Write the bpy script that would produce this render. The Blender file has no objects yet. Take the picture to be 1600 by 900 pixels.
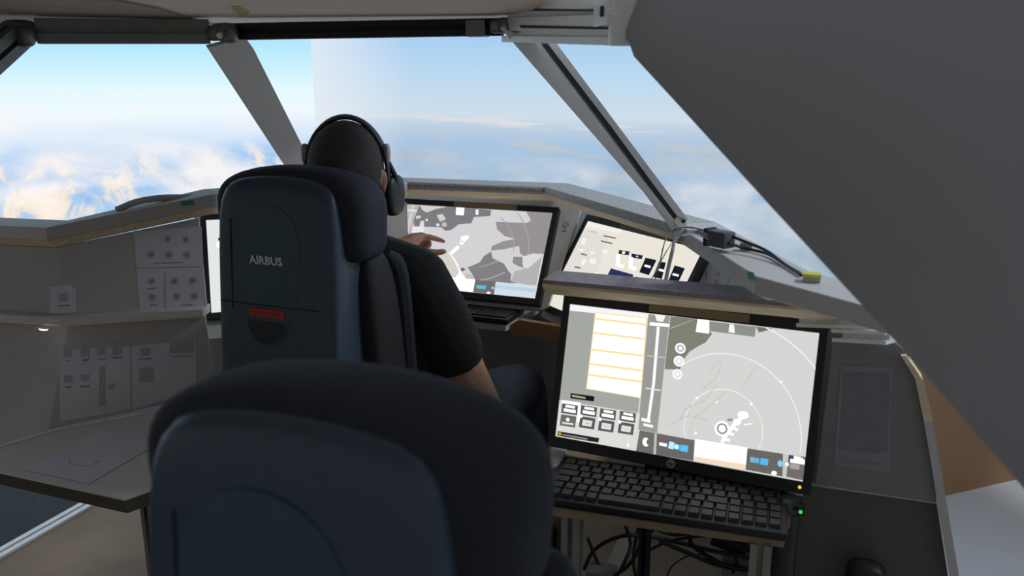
import bpy, bmesh, math, random
import numpy as np
from mathutils import Vector, Matrix
random.seed(7)
V = Vector
scene = bpy.context.scene
COL = scene.collection

# ------------------------------------------------------------------ camera
CAM = V((0, 0, 1.42)); YAW = math.radians(21.1); PITCH = math.radians(14.3); FOC = 1331.0
cd = bpy.data.cameras.new('camera'); cam = bpy.data.objects.new('camera', cd); COL.objects.link(cam)
cam.location = CAM; cam.rotation_euler = (math.radians(90) - PITCH, 0, YAW)
cd.sensor_width = 36; cd.lens = FOC / 1600 * 36; cd.clip_start = 0.02
cd.dof.use_dof = True; cd.dof.focus_distance = 2.0; cd.dof.aperture_fstop = 4.5
scene.camera = cam
# ------------------------------------------------------------------ light
w = bpy.data.worlds.new('hall'); scene.world = w; w.use_nodes = True
w.node_tree.nodes['Background'].inputs[0].default_value = (0.95, 0.97, 1.0, 1)
w.node_tree.nodes['Background'].inputs[1].default_value = 0.215
scene.view_settings.view_transform = 'Standard'; scene.view_settings.look = 'None'
scene.view_settings.exposure = 0; scene.view_settings.gamma = 1
scene.view_settings.use_curve_mapping = False
def area(name, loc, target, size, power, color):
    l = bpy.data.lights.new(name, 'AREA'); l.size = size; l.energy = power; l.color = color
    o = bpy.data.objects.new(name, l); COL.objects.link(o); o.location = loc
    o.rotation_euler = (V(target) - V(loc)).to_track_quat('-Z', 'Y').to_euler()
area('aisle_fill_light', (1.5, 2.6, 2.9), (1.0, 2.7, 0), 0.6, 48, (0.9, 0.95, 1.0))  # unseen light added to brighten the floor and board wall on the right

# ------------------------------------------------------------------ helpers
cy, sy, cp, sp = math.cos(YAW), math.sin(YAW), math.cos(PITCH), math.sin(PITCH)
def ray(px, py):
    u = (px - 800) / FOC; v = (450 - py) / FOC
    y = cp + sp * v; z = -sp + cp * v
    return V((u * cy - y * sy, u * sy + y * cy, z))
def att(px, py, t): return CAM + ray(px, py) * t
def hz(px, py, z): r = ray(px, py); return CAM + r * ((z - CAM.z) / r.z)
def hy(px, py, y): r = ray(px, py); return CAM + r * (y / r.y)
def hx(px, py, x): r = ray(px, py); return CAM + r * (x / r.x)
def hp(px, py, P0, N): r = ray(px, py); return CAM + r * ((V(P0) - CAM).dot(N) / r.dot(N))
CR = V((cy, sy, 0)); CF = V((-sy, cy, 0)); UP = V((0, 0, 1))

def S(r, g, b):
    f = lambda c: (c / 255 / 12.92) if c <= 10 else ((c / 255 + .055) / 1.055) ** 2.4
    return (f(r), f(g), f(b), 1)
MATS = {}
def mat(name, col, rough=.6, metal=0, var=.12, scale=30, bump=.0, spec=.5, stretch=None):
    if name in MATS: return MATS[name]
    m = bpy.data.materials.new(name); m.use_nodes = True; nt = m.node_tree; b = nt.nodes['Principled BSDF']
    tc = nt.nodes.new('ShaderNodeTexCoord'); nz = nt.nodes.new('ShaderNodeTexNoise'); nz.inputs['Scale'].default_value = scale
    nz.inputs['Detail'].default_value = 5
    src = tc.outputs['Object']
    if stretch:
        mp = nt.nodes.new('ShaderNodeMapping'); mp.inputs['Scale'].default_value = stretch
        nt.links.new(src, mp.inputs[0]); src = mp.outputs[0]
    nt.links.new(src, nz.inputs[0])
    r = nt.nodes.new('ShaderNodeValToRGB')
    c0 = [max(0, c * (1 - var)) for c in col[:3]] + [1]; c1 = [min(1, c * (1 + var)) for c in col[:3]] + [1]
    r.color_ramp.elements[0].color = c0; r.color_ramp.elements[1].color = c1
    r.color_ramp.elements[0].position = .3; r.color_ramp.elements[1].position = .7
    nt.links.new(nz.outputs[0], r.inputs[0]); nt.links.new(r.outputs[0], b.inputs['Base Color'])
    b.inputs['Roughness'].default_value = rough; b.inputs['Metallic'].default_value = metal
    b.inputs['Specular IOR Level'].default_value = spec
    if bump:
        bp = nt.nodes.new('ShaderNodeBump'); bp.inputs['Strength'].default_value = bump; bp.inputs['Distance'].default_value = .002
        nt.links.new(nz.outputs[0], bp.inputs['Height']); nt.links.new(bp.outputs[0], b.inputs['Normal'])
    MATS[name] = m; return m
def emit(col, strength=1.0):
    k = 'glow_%s_%.2f' % ('_'.join(str(int(c)) for c in col), strength)
    if k in MATS: return MATS[k]
    m = bpy.data.materials.new(k); m.use_nodes = True; nt = m.node_tree; nt.nodes.clear()
    e = nt.nodes.new('ShaderNodeEmission'); o = nt.nodes.new('ShaderNodeOutputMaterial')
    e.inputs[0].default_value = S(*col); e.inputs[1].default_value = strength
    nt.links.new(e.outputs[0], o.inputs[0]); MATS[k] = m; return m

M = dict(
    board=mat('grey_painted_board', (.46, .44, .42, 1), .7, var=.05, scale=6),
    postw=mat('white_post_board', (.90, .87, .85, 1), .7, var=.03, scale=6),
    board2=mat('pale_grey_board', (.60, .58, .56, 1), .7, var=.05, scale=6),
    wallgrey=mat('side_panel_grey', (.32, .325, .34, 1), .55, var=.04, scale=3),
    ceil=mat('ceiling_beige', (.86, .72, .60, 1), .8, var=.05, scale=5),
    brown=mat('brown_board', (.31, .215, .135, 1), .75, var=.1, scale=8),
    wood=mat('light_plywood', (.80, .66, .43, 1), .6, var=.15, scale=12, stretch=(1, 8, 8)),
    orange=mat('orange_wood', (.33, .185, .09, 1), .6, var=.05, scale=12, stretch=(1, 8, 8)),
    edge=mat('grey_felt', (.50, .49, .48, 1), .9, var=.2, scale=120, bump=.4),
    feltp=mat('mauve_grey_felt', (.33, .30, .33, 1), .9, var=.12, scale=90, bump=.3),
    alu=mat('brushed_aluminium', (.90, .90, .87, 1), .42, .2, var=.08, scale=60, stretch=(1, 1, 12)),
    aludark=mat('dark_aluminium', (.21, .215, .20, 1), .42, .6, var=.08, scale=60),
    black=mat('black_plastic', (.012, .012, .013, 1), .45, var=.2, scale=80),
    slot=mat('black_slot', (.008, .008, .01, 1), .6),
    shell=mat('blue_grey_seat_shell', (.034, .056, .084, 1), .42, var=.08, scale=60, bump=.15),
    shell2=mat('teal_seat_cover', (.030, .070, .088, 1), .45, var=.08, scale=60, bump=.15),
    pad=mat('navy_seat_fabric', (.016, .019, .028, 1), .85, var=.2, scale=150, bump=.4),
    padblk=mat('black_seat_fabric', (.010, .010, .011, 1), .8, var=.2, scale=150, bump=.4),
    white=mat('white_print', (.75, .75, .75, 1), .6, var=.03),
    red=mat('red_label', (.45, .035, .02, 1), .5, var=.08),
    redtxt=mat('dark_red_print', (.22, .02, .015, 1), .5, var=.05),
    paper=mat('white_paper', (.60, .60, .66, 1), .8, var=.03, scale=10),
    ink=mat('grey_ink', (.40, .40, .44, 1), .8, var=.15, scale=200),
    inkd=mat('dark_ink', (.26, .26, .29, 1), .8, var=.1, scale=200),
    skin=mat('skin', (.36, .19, .12, 1), .55, var=.12, scale=40, bump=.1),
    hair=mat('shaved_grey_hair', (.045, .04, .036, 1), .8, var=.35, scale=400, bump=.6),
    shirt=mat('black_tshirt', (.008, .009, .009, 1), .9, var=.2, scale=100, bump=.3),
    jeans=mat('dark_denim', (.022, .028, .042, 1), .9, var=.25, scale=200, bump=.3),
    cable=mat('black_cable', (.012, .012, .013, 1), .45, var=.1),
    greyc=mat('grey_cable', (.40, .40, .42, 1), .45, var=.1),
    key=mat('charcoal_key', (.022, .022, .021, 1), .5, var=.2, scale=50),
    green=mat('green_tape', (.05, .30, .16, 1), .6),
    yellow=mat('yellow_plastic', (.75, .72, .05, 1), .5),
    tape=mat('tan_tape', (.30, .23, .15, 1), .6, var=.1),
    ytape=mat('ochre_tape', (.55, .36, .12, 1), .7),
    halld=mat('shaded_hall_floor', (.05, .055, .06, 1), .9, var=.2, scale=60, bump=.3),
    hallf=mat('pale_hall_floor', (.5, .53, .58, 1), .6, var=.03, scale=3),
)
def smooth(me, ang=35):
    for p in me.polygons: p.use_smooth = True
    try: me.set_sharp_from_angle(angle=math.radians(ang))
    except Exception: pass
def link(name, me, parent=None):
    o = bpy.data.objects.new(name, me); COL.objects.link(o)
    if parent: o.parent = parent
    return o
def root_loc(p):
    l = V((0, 0, 0))
    while p: l = l + p.location; p = p.parent
    return l
def obj(name, bm, m, parent=None, sm=True, ang=35):
    me = bpy.data.meshes.new(name)
    bmesh.ops.recalc_face_normals(bm, faces=bm.faces)
    bm.to_mesh(me); bm.free()
    if sm: smooth(me, ang)
    for x in (m if isinstance(m, (list, tuple)) else [m]): me.materials.append(x)
    if parent is not None: me.transform(Matrix.Translation(-root_loc(parent)))
    o = link(name, me, parent)
    if parent is None and len(me.vertices):        # origin at the base of the thing
        co = [v.co for v in me.vertices]
        c = V((sum(v.x for v in co) / len(co), sum(v.y for v in co) / len(co), min(v.z for v in co)))
        me.transform(Matrix.Translation(-c)); o.location = c
    return o
def tag(o, label, cat, group=None, kind=None):
    o['label'] = label; o['category'] = cat
    if group: o['group'] = group
    if kind: o['kind'] = kind
    return o
def struct(o, label=None, cat=None):
    o['kind'] = 'structure'
    if label: o['label'] = label; o['category'] = cat
    return o
def thing(name, loc, label, cat, group=None):
    e = bpy.data.objects.new(name, None); COL.objects.link(e); e.location = loc; e.empty_display_size = .05
    return tag(e, label, cat, group)
NB = bmesh.new
def prism(pts, off, bm=None):
    """polygon (3D points) extruded by the vector off"""
    bm = bm or NB(); pts = [V(p) for p in pts]; off = V(off)
    a = [bm.verts.new(p) for p in pts]; b = [bm.verts.new(p + off) for p in pts]; n = len(pts)
    bm.faces.new(a); bm.faces.new(b[::-1])
    for i in range(n): bm.faces.new((a[i], a[(i + 1) % n], b[(i + 1) % n], b[i]))
    return bm
def box(c, x, y, z, bm=None):
    """box with centre c and full-size axis vectors x, y, z"""
    c, x, y, z = V(c), V(x), V(y), V(z)
    return prism([c - x / 2 - y / 2 - z / 2, c + x / 2 - y / 2 - z / 2, c + x / 2 + y / 2 - z / 2, c - x / 2 + y / 2 - z / 2], z, bm)
def abox(x0, x1, y0, y1, z0, z1, bm=None):
    return box(((x0 + x1) / 2, (y0 + y1) / 2, (z0 + z1) / 2), (x1 - x0, 0, 0), (0, y1 - y0, 0), (0, 0, z1 - z0), bm)
def bevel(bm, w, seg=2):
    bmesh.ops.bevel(bm, geom=list(bm.edges), offset=w, segments=seg, profile=.6, affect='EDGES', clamp_overlap=True); return bm
def spline(pts, n=8):
    pts = [V(p) for p in pts]; out = []
    P = [pts[0] * 2 - pts[1]] + pts + [pts[-1] * 2 - pts[-2]]
    for i in range(1, len(P) - 2):
        for k in range(n):
            t = k / n; a, b, c, d = P[i - 1], P[i], P[i + 1], P[i + 2]
            out.append(.5 * ((2 * b) + (c - a) * t + (2 * a - 5 * b + 4 * c - d) * t * t + (3 * b - a - 3 * c + d) * t ** 3))
    out.append(pts[-1]); return out
def tube(pts, r, seg=8, bm=None, flat=1.0, upv=None):
    bm = bm or NB(); pts = [V(p) for p in pts]; n = len(pts); rings = []
    rr = r if isinstance(r, (list, tuple)) else [r] * n
    ref = V(upv) if upv else None
    for i, p in enumerate(pts):
        d = (pts[min(i + 1, n - 1)] - pts[max(i - 1, 0)]).normalized()
        if ref is None: ref = d.orthogonal()
        a = (ref - d * ref.dot(d))
        a = a.normalized() if a.length > 1e-6 else d.orthogonal().normalized()
        b = d.cross(a); ref = a
        rings.append([bm.verts.new(p + (a * math.cos(2 * math.pi * k / seg) * flat + b * math.sin(2 * math.pi * k / seg)) * rr[i]) for k in range(seg)])
    for i in range(n - 1):
        for k in range(seg):
            bm.faces.new((rings[i][k], rings[i][(k + 1) % seg], rings[i + 1][(k + 1) % seg], rings[i + 1][k]))
    bm.faces.new(rings[0][::-1]); bm.faces.new(rings[-1]); return bm
def sbox(c, h, n=5, res=10, deform=None, bm=None):
    """rounded box (superquadric): centre c, half sizes h"""
    bm2 = NB(); bmesh.ops.create_cube(bm2, size=2)
    bmesh.ops.subdivide_edges(bm2, edges=list(bm2.edges), cuts=res, use_grid_fill=True)
    for v in bm2.verts:
        p = v.co; q = []
        p = V([math.copysign(abs(math.sin(a * math.pi / 2)) if abs(a) < 1 else 1, a) for a in p])
        k = (abs(p.x) ** n + abs(p.y) ** n + abs(p.z) ** n) ** (1 / n)
        p = p / k; p = V((p.x * h[0], p.y * h[1], p.z * h[2]))
        if deform: p = V(deform(p))
        v.co = p + V(c)
    if bm is None: return bm2
    me = bpy.data.meshes.new('t'); bm2.to_mesh(me); bm2.free(); bm.from_mesh(me); bpy.data.meshes.remove(me); return bm
def loft2(a, b):
    bm = NB(); A_ = [bm.verts.new(p) for p in a]; B_ = [bm.verts.new(p) for p in b]; n = len(a)
    bm.faces.new(A_[::-1]); bm.faces.new(B_)
    for i in range(n): bm.faces.new((A_[i], A_[(i + 1) % n], B_[(i + 1) % n], B_[i]))
    return bm
def cyl(p0, p1, r, seg=20, bm=None): return tube([p0, p1], r, seg, bm)
def tslot(p0, p1, side, wd, ht, ns_w=1, ns_h=1, sw=.010, sd=.012):
    """slotted aluminium extrusion from p0 to p1; side = direction of its width"""
    p0, p1 = V(p0), V(p1); d = (p1 - p0).normalized(); a = V(side); a = (a - d * a.dot(d)).normalized(); b = d.cross(a)
    def edge(x0, y0, x1, y1, ns):
        out = [(x0, y0)]; L = math.hypot(x1 - x0, y1 - y0); ex, ey = (x1 - x0) / L, (y1 - y0) / L; nx, ny = -ey, ex
        for k in range(ns):
            c = L * (k + .5) / ns
            for s, dd in ((-1, 0), (-1, 1), (1, 1), (1, 0)):
                out.append((x0 + ex * (c + s * sw / 2) + nx * sd * dd, y0 + ey * (c + s * sw / 2) + ny * sd * dd))
        return out
    W, H = wd / 2, ht / 2
    poly = edge(-W, -H, W, -H, ns_w) + edge(W, -H, W, H, ns_h) + edge(W, H, -W, H, ns_w) + edge(-W, H, -W, -H, ns_h)
    return prism([p0 + a * x + b * y for x, y in poly], p1 - p0)
def remesh(bm, vox, name='body', it=6):
    me = bpy.data.meshes.new(name); bm.to_mesh(me); bm.free()
    o = bpy.data.objects.new('tmp', me); COL.objects.link(o)
    r = o.modifiers.new('r', 'REMESH'); r.mode = 'VOXEL'; r.voxel_size = vox
    s = o.modifiers.new('s', 'SMOOTH'); s.iterations = it; s.factor = .5
    dg = bpy.context.evaluated_depsgraph_get(); dg.update()
    m2 = bpy.data.meshes.new_from_object(o.evaluated_get(dg)); bpy.data.objects.remove(o); bpy.data.meshes.remove(me)
    m2.name = name; smooth(m2, 180); return m2
def limb(bm, pts, rad, seg=14):
    """tapered chain: spheres at the joints, cones between"""
    pts = [V(p) for p in pts]
    for p, r in zip(pts, rad):
        bmesh.ops.create_icosphere(bm, subdivisions=2, radius=r, matrix=Matrix.Translation(p))
    for i in range(len(pts) - 1): tube([pts[i], pts[i + 1]], [rad[i], rad[i + 1]], seg, bm)
    return bm
def text_mesh(s, size, ext=.0006, off=0):
    c = bpy.data.curves.new('t', 'FONT'); c.body = s; c.size = size; c.extrude = ext; c.offset = off; c.align_x = 'CENTER'; c.align_y = 'CENTER'; c.resolution_u = 2
    o = bpy.data.objects.new('t', c); COL.objects.link(o); dg = bpy.context.evaluated_depsgraph_get(); dg.update()
    me = bpy.data.meshes.new_from_object(o.evaluated_get(dg)); bpy.data.objects.remove(o); return me

# ================================================================== PROJECTION SCREENS (the simulator's outside view)
def sky_picture(name, strength, detail):
    m = bpy.data.materials.new(name); m.use_nodes = True; nt = m.node_tree; nt.nodes.clear(); L = nt.links.new
    def nd(t, **k):
        n = nt.nodes.new(t)
        for a, b in k.items(): setattr(n, a, b)
        return n
    def math_(op, a, b=None, clamp=False):
        n = nd('ShaderNodeMath', operation=op); n.use_clamp = clamp
        for i, x in enumerate((a, b)):
            if x is None: continue
            if isinstance(x, (int, float)): n.inputs[i].default_value = x
            else: L(x, n.inputs[i])
        return n.outputs[0]
    def ramp(f, els):
        n = nd('ShaderNodeValToRGB'); cr = n.color_ramp
        while len(cr.elements) < len(els): cr.elements.new(.5)
        for e, (p, c) in zip(cr.elements, els): e.position = p; e.color = c
        L(f, n.inputs[0]); return n.outputs[0]
    def mix(f, a, b):
        n = nd('ShaderNodeMix', data_type='RGBA')
        if isinstance(f, (int, float)): n.inputs[0].default_value = f
        else: L(f, n.inputs[0])
        for i, x in ((6, a), (7, b)):
            if isinstance(x, tuple): n.inputs[i].default_value = x
            else: L(x, n.inputs[i])
        return n.outputs[2]
    g = nd('ShaderNodeNewGeometry')
    sub = nd('ShaderNodeVectorMath', operation='SUBTRACT'); L(g.outputs['Position'], sub.inputs[0]); sub.inputs[1].default_value = (-1.0, 1.55, 1.175)
    nrm = nd('ShaderNodeVectorMath', operation='NORMALIZE'); L(sub.outputs[0], nrm.inputs[0])
    sep = nd('ShaderNodeSeparateXYZ'); L(nrm.outputs[0], sep.inputs[0])
    el = sep.outputs[2]                                     # sine of the elevation seen from the pilot's eye
    az = math_('ARCTAN2', sep.outputs[0], sep.outputs[1])
    cmb = nd('ShaderNodeCombineXYZ'); L(az, cmb.inputs[0]); L(el, cmb.inputs[1])
    def noise(sx, sy_, det, off=0, rough=.55, dist=0):
        mp = nd('ShaderNodeMapping'); mp.inputs['Scale'].default_value = (sx, sy_, 1); mp.inputs['Location'].default_value = (off, off * .7, 0)
        L(cmb.outputs[0], mp.inputs[0]); n = nd('ShaderNodeTexNoise'); n.inputs['Scale'].default_value = 1
        n.inputs['Detail'].default_value = det; n.inputs['Roughness'].default_value = rough; n.inputs['Distortion'].default_value = dist
        L(mp.outputs[0], n.inputs[0]); return n.outputs[0]
    e01 = math_('ADD', math_('MULTIPLY', el, 1.25), .5)      # -0.4..0.4 -> 0..1
    if detail == 'left':
        base = ramp(e01, [(0, S(150, 190, 225)), (.36, S(175, 212, 247)), (.46, S(205, 228, 251)), (.5, S(228, 240, 252)), (.53, S(240, 249, 254)), (.58, S(230, 250, 254)), (.63, S(205, 242, 254)), (.69, S(178, 231, 254)), (.9, S(150, 210, 252))])
        n1 = noise(11, 9, 9, 3.1, .62, 1.2); land = ramp(n1, [(.40, S(140, 188, 240)), (.53, S(180, 208, 238)), (.58, S(244, 230, 215)), (.70, S(255, 246, 234))])
        lm = math_('MULTIPLY', ramp(e01, [(0, (1, 1, 1, 1)), (.41, (1, 1, 1, 1)), (.47, (0, 0, 0, 1))]), ramp(noise(3, 4, 3, 9), [(.30, (0, 0, 0, 1)), (.52, (1, 1, 1, 1))]))
        c = mix(lm, base, land)
        cl = ramp(noise(3.2, 9, 6, 1.7, .5, .3), [(.50, (0, 0, 0, 1)), (.66, (1, 1, 1, 1))])
        ck = math_('MULTIPLY', cl, ramp(e01, [(.25, (.5, .5, .5, 1)), (.38, (1, 1, 1, 1)), (.5, (.85, .85, .85, 1)), (.56, (0, 0, 0, 1))]))
        c = mix(ck, c, S(254, 248, 246))
    else:
        base = ramp(e01, [(0, S(150, 175, 195)), (.30, S(165, 190, 212)), (.46, S(170, 198, 226)), (.495, S(186, 206, 226)), (.53, S(206, 222, 234)), (.62, S(190, 218, 240)), (.74, S(164, 205, 242)), (1, S(160, 196, 240))])
        n1 = noise(5, 22, 8, 5.3, .6, .5); lm = math_('MULTIPLY', ramp(n1, [(.48, (0, 0, 0, 1)), (.60, (1, 1, 1, 1))]), ramp(e01, [(.42, (.35, .35, .35, 1)), (.455, (.6, .6, .6, 1)), (.49, (0, 0, 0, 1))]))
        c = mix(lm, base, S(206, 204, 200))
        dk = math_('MULTIPLY', ramp(noise(3, 9, 6, 8.2), [(.47, (0, 0, 0, 1)), (.62, (1, 1, 1, 1))]), ramp(e01, [(.0, (.6, .6, .6, 1)), (.40, (.45, .45, .45, 1)), (.47, (0, 0, 0, 1))]))
        c = mix(dk, c, S(140, 164, 178))
        cl = ramp(noise(3.4, 6, 6, 2.6, .5, .4), [(.47, (0, 0, 0, 1)), (.66, (1, 1, 1, 1))])
        ck = math_('MULTIPLY', cl, ramp(e01, [(.0, (.8, .8, .8, 1)), (.36, (.95, .95, .95, 1)), (.43, (0, 0, 0, 1))]))
        c = mix(ck, c, S(228, 230, 238))
        st = ramp(noise(5, 60, 6, 6.6, .55, .3), [(.50, (0, 0, 0, 1)), (.62, (1, 1, 1, 1))])
        sk = math_('MULTIPLY', st, ramp(e01, [(.485, (0, 0, 0, 1)), (.51, (.9, .9, .9, 1)), (.545, (0, 0, 0, 1))]))
        c = mix(sk, c, S(228, 224, 228))
        c = mix(ramp(math_('ADD', math_('MULTIPLY', az, 2.0), 1.25), [(.0, (.75, .75, .75, 1)), (.42, (0, 0, 0, 1))]), c, S(238, 242, 248))
    em = nd('ShaderNodeEmission'); L(c, em.inputs[0]); em.inputs[1].default_value = strength
    out = nd('ShaderNodeOutputMaterial'); L(em.outputs[0], out.inputs[0]); return m
SEAM = hy(489, 120, 3.6)
ZB, ZT = -0.085, 2.55
fabric = mat('screen_back_cloth', (.5, .5, .5, 1), .8)
def proj_screen(p0, p1, n, pic, label, ZB=ZB):
    t = thing('projection_screen', ((p0.x + p1.x) / 2, (p0.y + p1.y) / 2, 0), label, 'screen', 'projection screens')
    a, b = V((p0.x, p0.y, ZB)), V((p1.x, p1.y, ZB)); h = V((0, 0, ZT - ZB))
    obj('picture', prism([a, b, b + h, a + h], n * .002), pic, t, sm=False)
    obj('backing', prism([a - n * .003, b - n * .003, b + h - n * .003, a + h - n * .003], -n * .02), fabric, t, sm=False)
    return t
P0 = V((SEAM.x, SEAM.y, 0)); P1 = V((.55, 3.6, 0))
proj_screen(P0, P1, V((0, -1, 0)), sky_picture('outside_view_front', 1.0, 'front'), 'tall projection screen showing hazy blue sky and clouds ahead of the pilot')
dr = V((.62, -.785, 0))
proj_screen(P1 - dr * .004, P1 + dr * 3.0, V((-.785, -.62, 0)), sky_picture('outside_view_right', 1.0, 'front'), 'raised projection screen beyond the grey panel, lighting the right windows', .85)
dl = V((-.62, -.785, 0)); P2 = P0 + dl * 3.0
proj_screen(P2, P0 - dl * .004, V((.785, -.62, 0)), sky_picture('outside_view_side', 1.0, 'left'), 'brighter projection screen with snowy mountains outside the left window')

# ================================================================== SETTING
struct(obj('floor', abox(-6, 6, -4, 6, -.14, -.10), M['hallf'], sm=False), 'pale hall floor outside the cockpit platform', 'floor')
struct(obj('floor', abox(-5.5, -2.30, -2, 5.5, -.0999, -.09), M['halld'], sm=False), 'hall floor beside the platform with shade put into its colour', 'floor')  # same hall floor in shadow, drawn as a darker sheet
struct(obj('floor', abox(-2.27, .31, -.9, 2.9, -.10, 0), M['brown'], sm=False), 'brown platform floor of the cockpit', 'floor')
ft = thing('platform_edge_strip', (-2.29, 1.0, -.09), 'pair of bright metal strips along the platform edge, lower left', 'edge strip')
obj('strip', abox(-2.305, -2.285, -.9, 2.9, -.09, .005), M['alu'], ft); obj('strip', abox(-2.27, -2.25, -.9, 2.9, .0, .008), M['alu'], ft)
struct(obj('wall_hall', prism([(.16, 2.965, -.1), (1.9, 4.545, -.1), (1.9, 4.545, 1.3), (.16, 2.965, 1.3)], (-.02, .02, 0)), M['orange'], sm=False), 'orange-brown board wall beyond the right console', 'wall')
# ceiling boards
ZC = 1.532
cl = [hz(250, 0, ZC), hz(331, 36, ZC - .012)]
dd = (cl[0] - cl[1]).normalized()
far = [hz(x, y, ZC) for x, y in ((331, 36), (410, 38), (600, 37), (790, 30), (806, 8), (824, -14))]
far[0].z = ZC
far_out = [p + V((0, .10, 0)) for p in far]
back_l = far[0] + V((dd.x, dd.y, 0)) * .55; 
struct(obj('ceiling', prism([*far_out, V((-.36, 1.15, ZC)), V((-.10, .95, ZC)), V((.0, .25, ZC)), V((-.75, .25, ZC)), back_l, far[0]], (0, 0, .018)), M['ceil'], sm=False), 'beige ceiling board above the windshield', 'ceiling')
lb = [far[0] + V((0, 0, -.004)), V((back_l.x, back_l.y, ZC - .004)), V((-.75, .25, ZC - .004)), V((-1.5, .25, ZC - .004)), V((-2.2, .8, ZC - .004)), hz(-60, 50, ZC - .004) + V((-.1, .1, 0)), hz(40, 26, ZC - .004) + V((0, .12, 0)), far[0] + V((0, .1, -.004))]
struct(obj('ceiling', prism(lb, (0, 0, .018)), M['brown'], sm=False), 'darker brown ceiling board above the left window', 'ceiling')
tp = obj('tape_patch', prism([hz(x, y, ZC - .0012) for x, y in ((361, 11), (371, 10), (390, 18), (386, 24), (375, 24), (367, 19))], (0, 0, .001)), M['ytape'], sm=False)
tag(tp, 'small ochre tape patch stuck on the beige ceiling', 'tape')
# big side panel close on the right
A = att(987, 84, 1.33); B = att(1600, 770, .80); Cc = att(1600, 0, .90)
NW = (B - A).cross(Cc - A).normalized()
if NW.y > 0: NW = -NW
wp = [hp(x, y, A, NW) for x, y in ((972, -60), (975, 20), (980, 62), (989, 88), (1200, 318), (1420, 556), (1590, 752), (1690, 868), (2300, 1100), (2300, -420), (968, -220))]
struct(obj('wall_right', bevel(prism(wp, -NW * .02), .004, 2), M['wallgrey'], ang=20), 'large dark grey side panel with a slanted edge on the right', 'wall')

# ================================================================== WINDOW FRAME
ZR = 1.497
def rail(name, px0, px1, z, wd, ht, m, label, ns=(1, 2), t=None):
    p0, p1 = (hz(*px0, z) if z else px0), (hz(*px1, z) if z else px1)
    th = thing(name, (p0 + p1) / 2 - V((0, 0, wd / 2)), label, 'rail', 'window frame rails')
    obj('profile', tslot(p0, p1, UP, wd, ht, *ns), m, th)
    return th, p0, p1
TL = att(350, 50, 1.86); TR = att(800, 42, 1.77)                 # the two top corners
LL = att(58, 47, 1.74); RR = att(972, 30, 1.36)                  # the ends of the side rails
# (t measured along the ray, heights come out near 1.5 m)
def rail3(name, p0, p1, hgt, dep, m, label, ns):
    th = thing(name, (p0 + p1) / 2 - V((0, 0, hgt / 2)), label, 'rail', 'window frame rails')
    obj('profile', tslot(p0, p1, UP, hgt, dep, ns[1], ns[0]), m, th); return th
rl = rail3('window_rail', LL + V((0, 0, -.002)), TL + (LL - TL).normalized() * .03, .050, .045, M['aludark'], 'dark aluminium rail above the left window', (2, 1))
rm = rail3('window_rail', TL + (TR - TL).normalized() * .03, TR - (TR - TL).normalized() * .02, .034, .04, M['slot'], 'thin black rail above the front window', (1, 1))
obj('clamp', box(att(746, 45, 1.775), (TR - TL).normalized() * .04, (TR - TL).normalized().cross(UP) * .05, UP * .032), M['aludark'], rm)
TR2 = TR + V((0, 0, .022)); RR = RR + V((0, 0, .012)); rr = rail3('window_rail', TR2 + (RR - TR2).normalized() * .0, RR, .105, .045, M['alu'], 'bright aluminium rail above the right window', (1, 3))
dR = (RR - TR).normalized()
ec = obj('end_cap', bevel(box(RR + dR * .006, dR * .014, dR.cross(UP) * .05, UP * .107), .004), M['alu'], rr)
nrr = (dR.cross(UP)); nrr = nrr if nrr.y < 0 else -nrr
obj('end_bracket', bevel(box(RR - dR * .02 + nrr * .026, dR * .05, nrr * .006, UP * .045), .003), M['alu'], rr)
obj('screw', box(RR - dR * .012 + nrr * .030, dR * .008, nrr * .004, UP * .016), M['slot'], rr)
for q in ([(812, 39), (950, 42), (950, 46), (814, 44)], [(814, 13), (944, 15), (944, 18), (813, 17)]):
    obj('slot', prism([hp(x, y, RR + nrr * .0228, nrr) for x, y in q], nrr * .0006), M['slot'], rr, sm=False)
# corner joints
def joint(name, c, s, label, spheres=3):
    th = thing(name, c - V((0, 0, s)), label, 'bracket')
    bm = NB(); obj('hub', sbox(c, (s, s * .8, s * .8), 4, 6), M['aludark'], th)
    obj('bolt', cyl(c + V((.2, -.9, -.3)).normalized() * s * .6, c + V((.2, -.9, -.3)).normalized() * s * 1.25, s * .28, 12), M['alu'], th)
    obj('knuckle', sbox(c + V((s * .9, -.01, -s * .3)), (s * .6, s * .5, s * .7), 3, 5), M['aludark'], th)
    obj('knuckle', sbox(c + V((-s * .9, -.01, -s * .1)), (s * .6, s * .5, s * .7), 3, 5), M['aludark'], th)
    return th
joint('corner_joint', att(352, 50, 1.83), .024, 'dark corner joint on top of the left window post')
joint('corner_joint', att(790, 40, 1.75), .02, 'dark corner joint on top of the right window post')
j = joint('corner_joint', att(30, 50, 1.72), .03, 'dark corner joint at the far left end of the rail')
# far left descending rail
rail3('window_rail', att(28, 52, 1.72), att(-60, 130, 1.60), .05, .045, M['aludark'], 'dark aluminium rail slanting down at the left picture edge', (1, 1))
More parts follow.
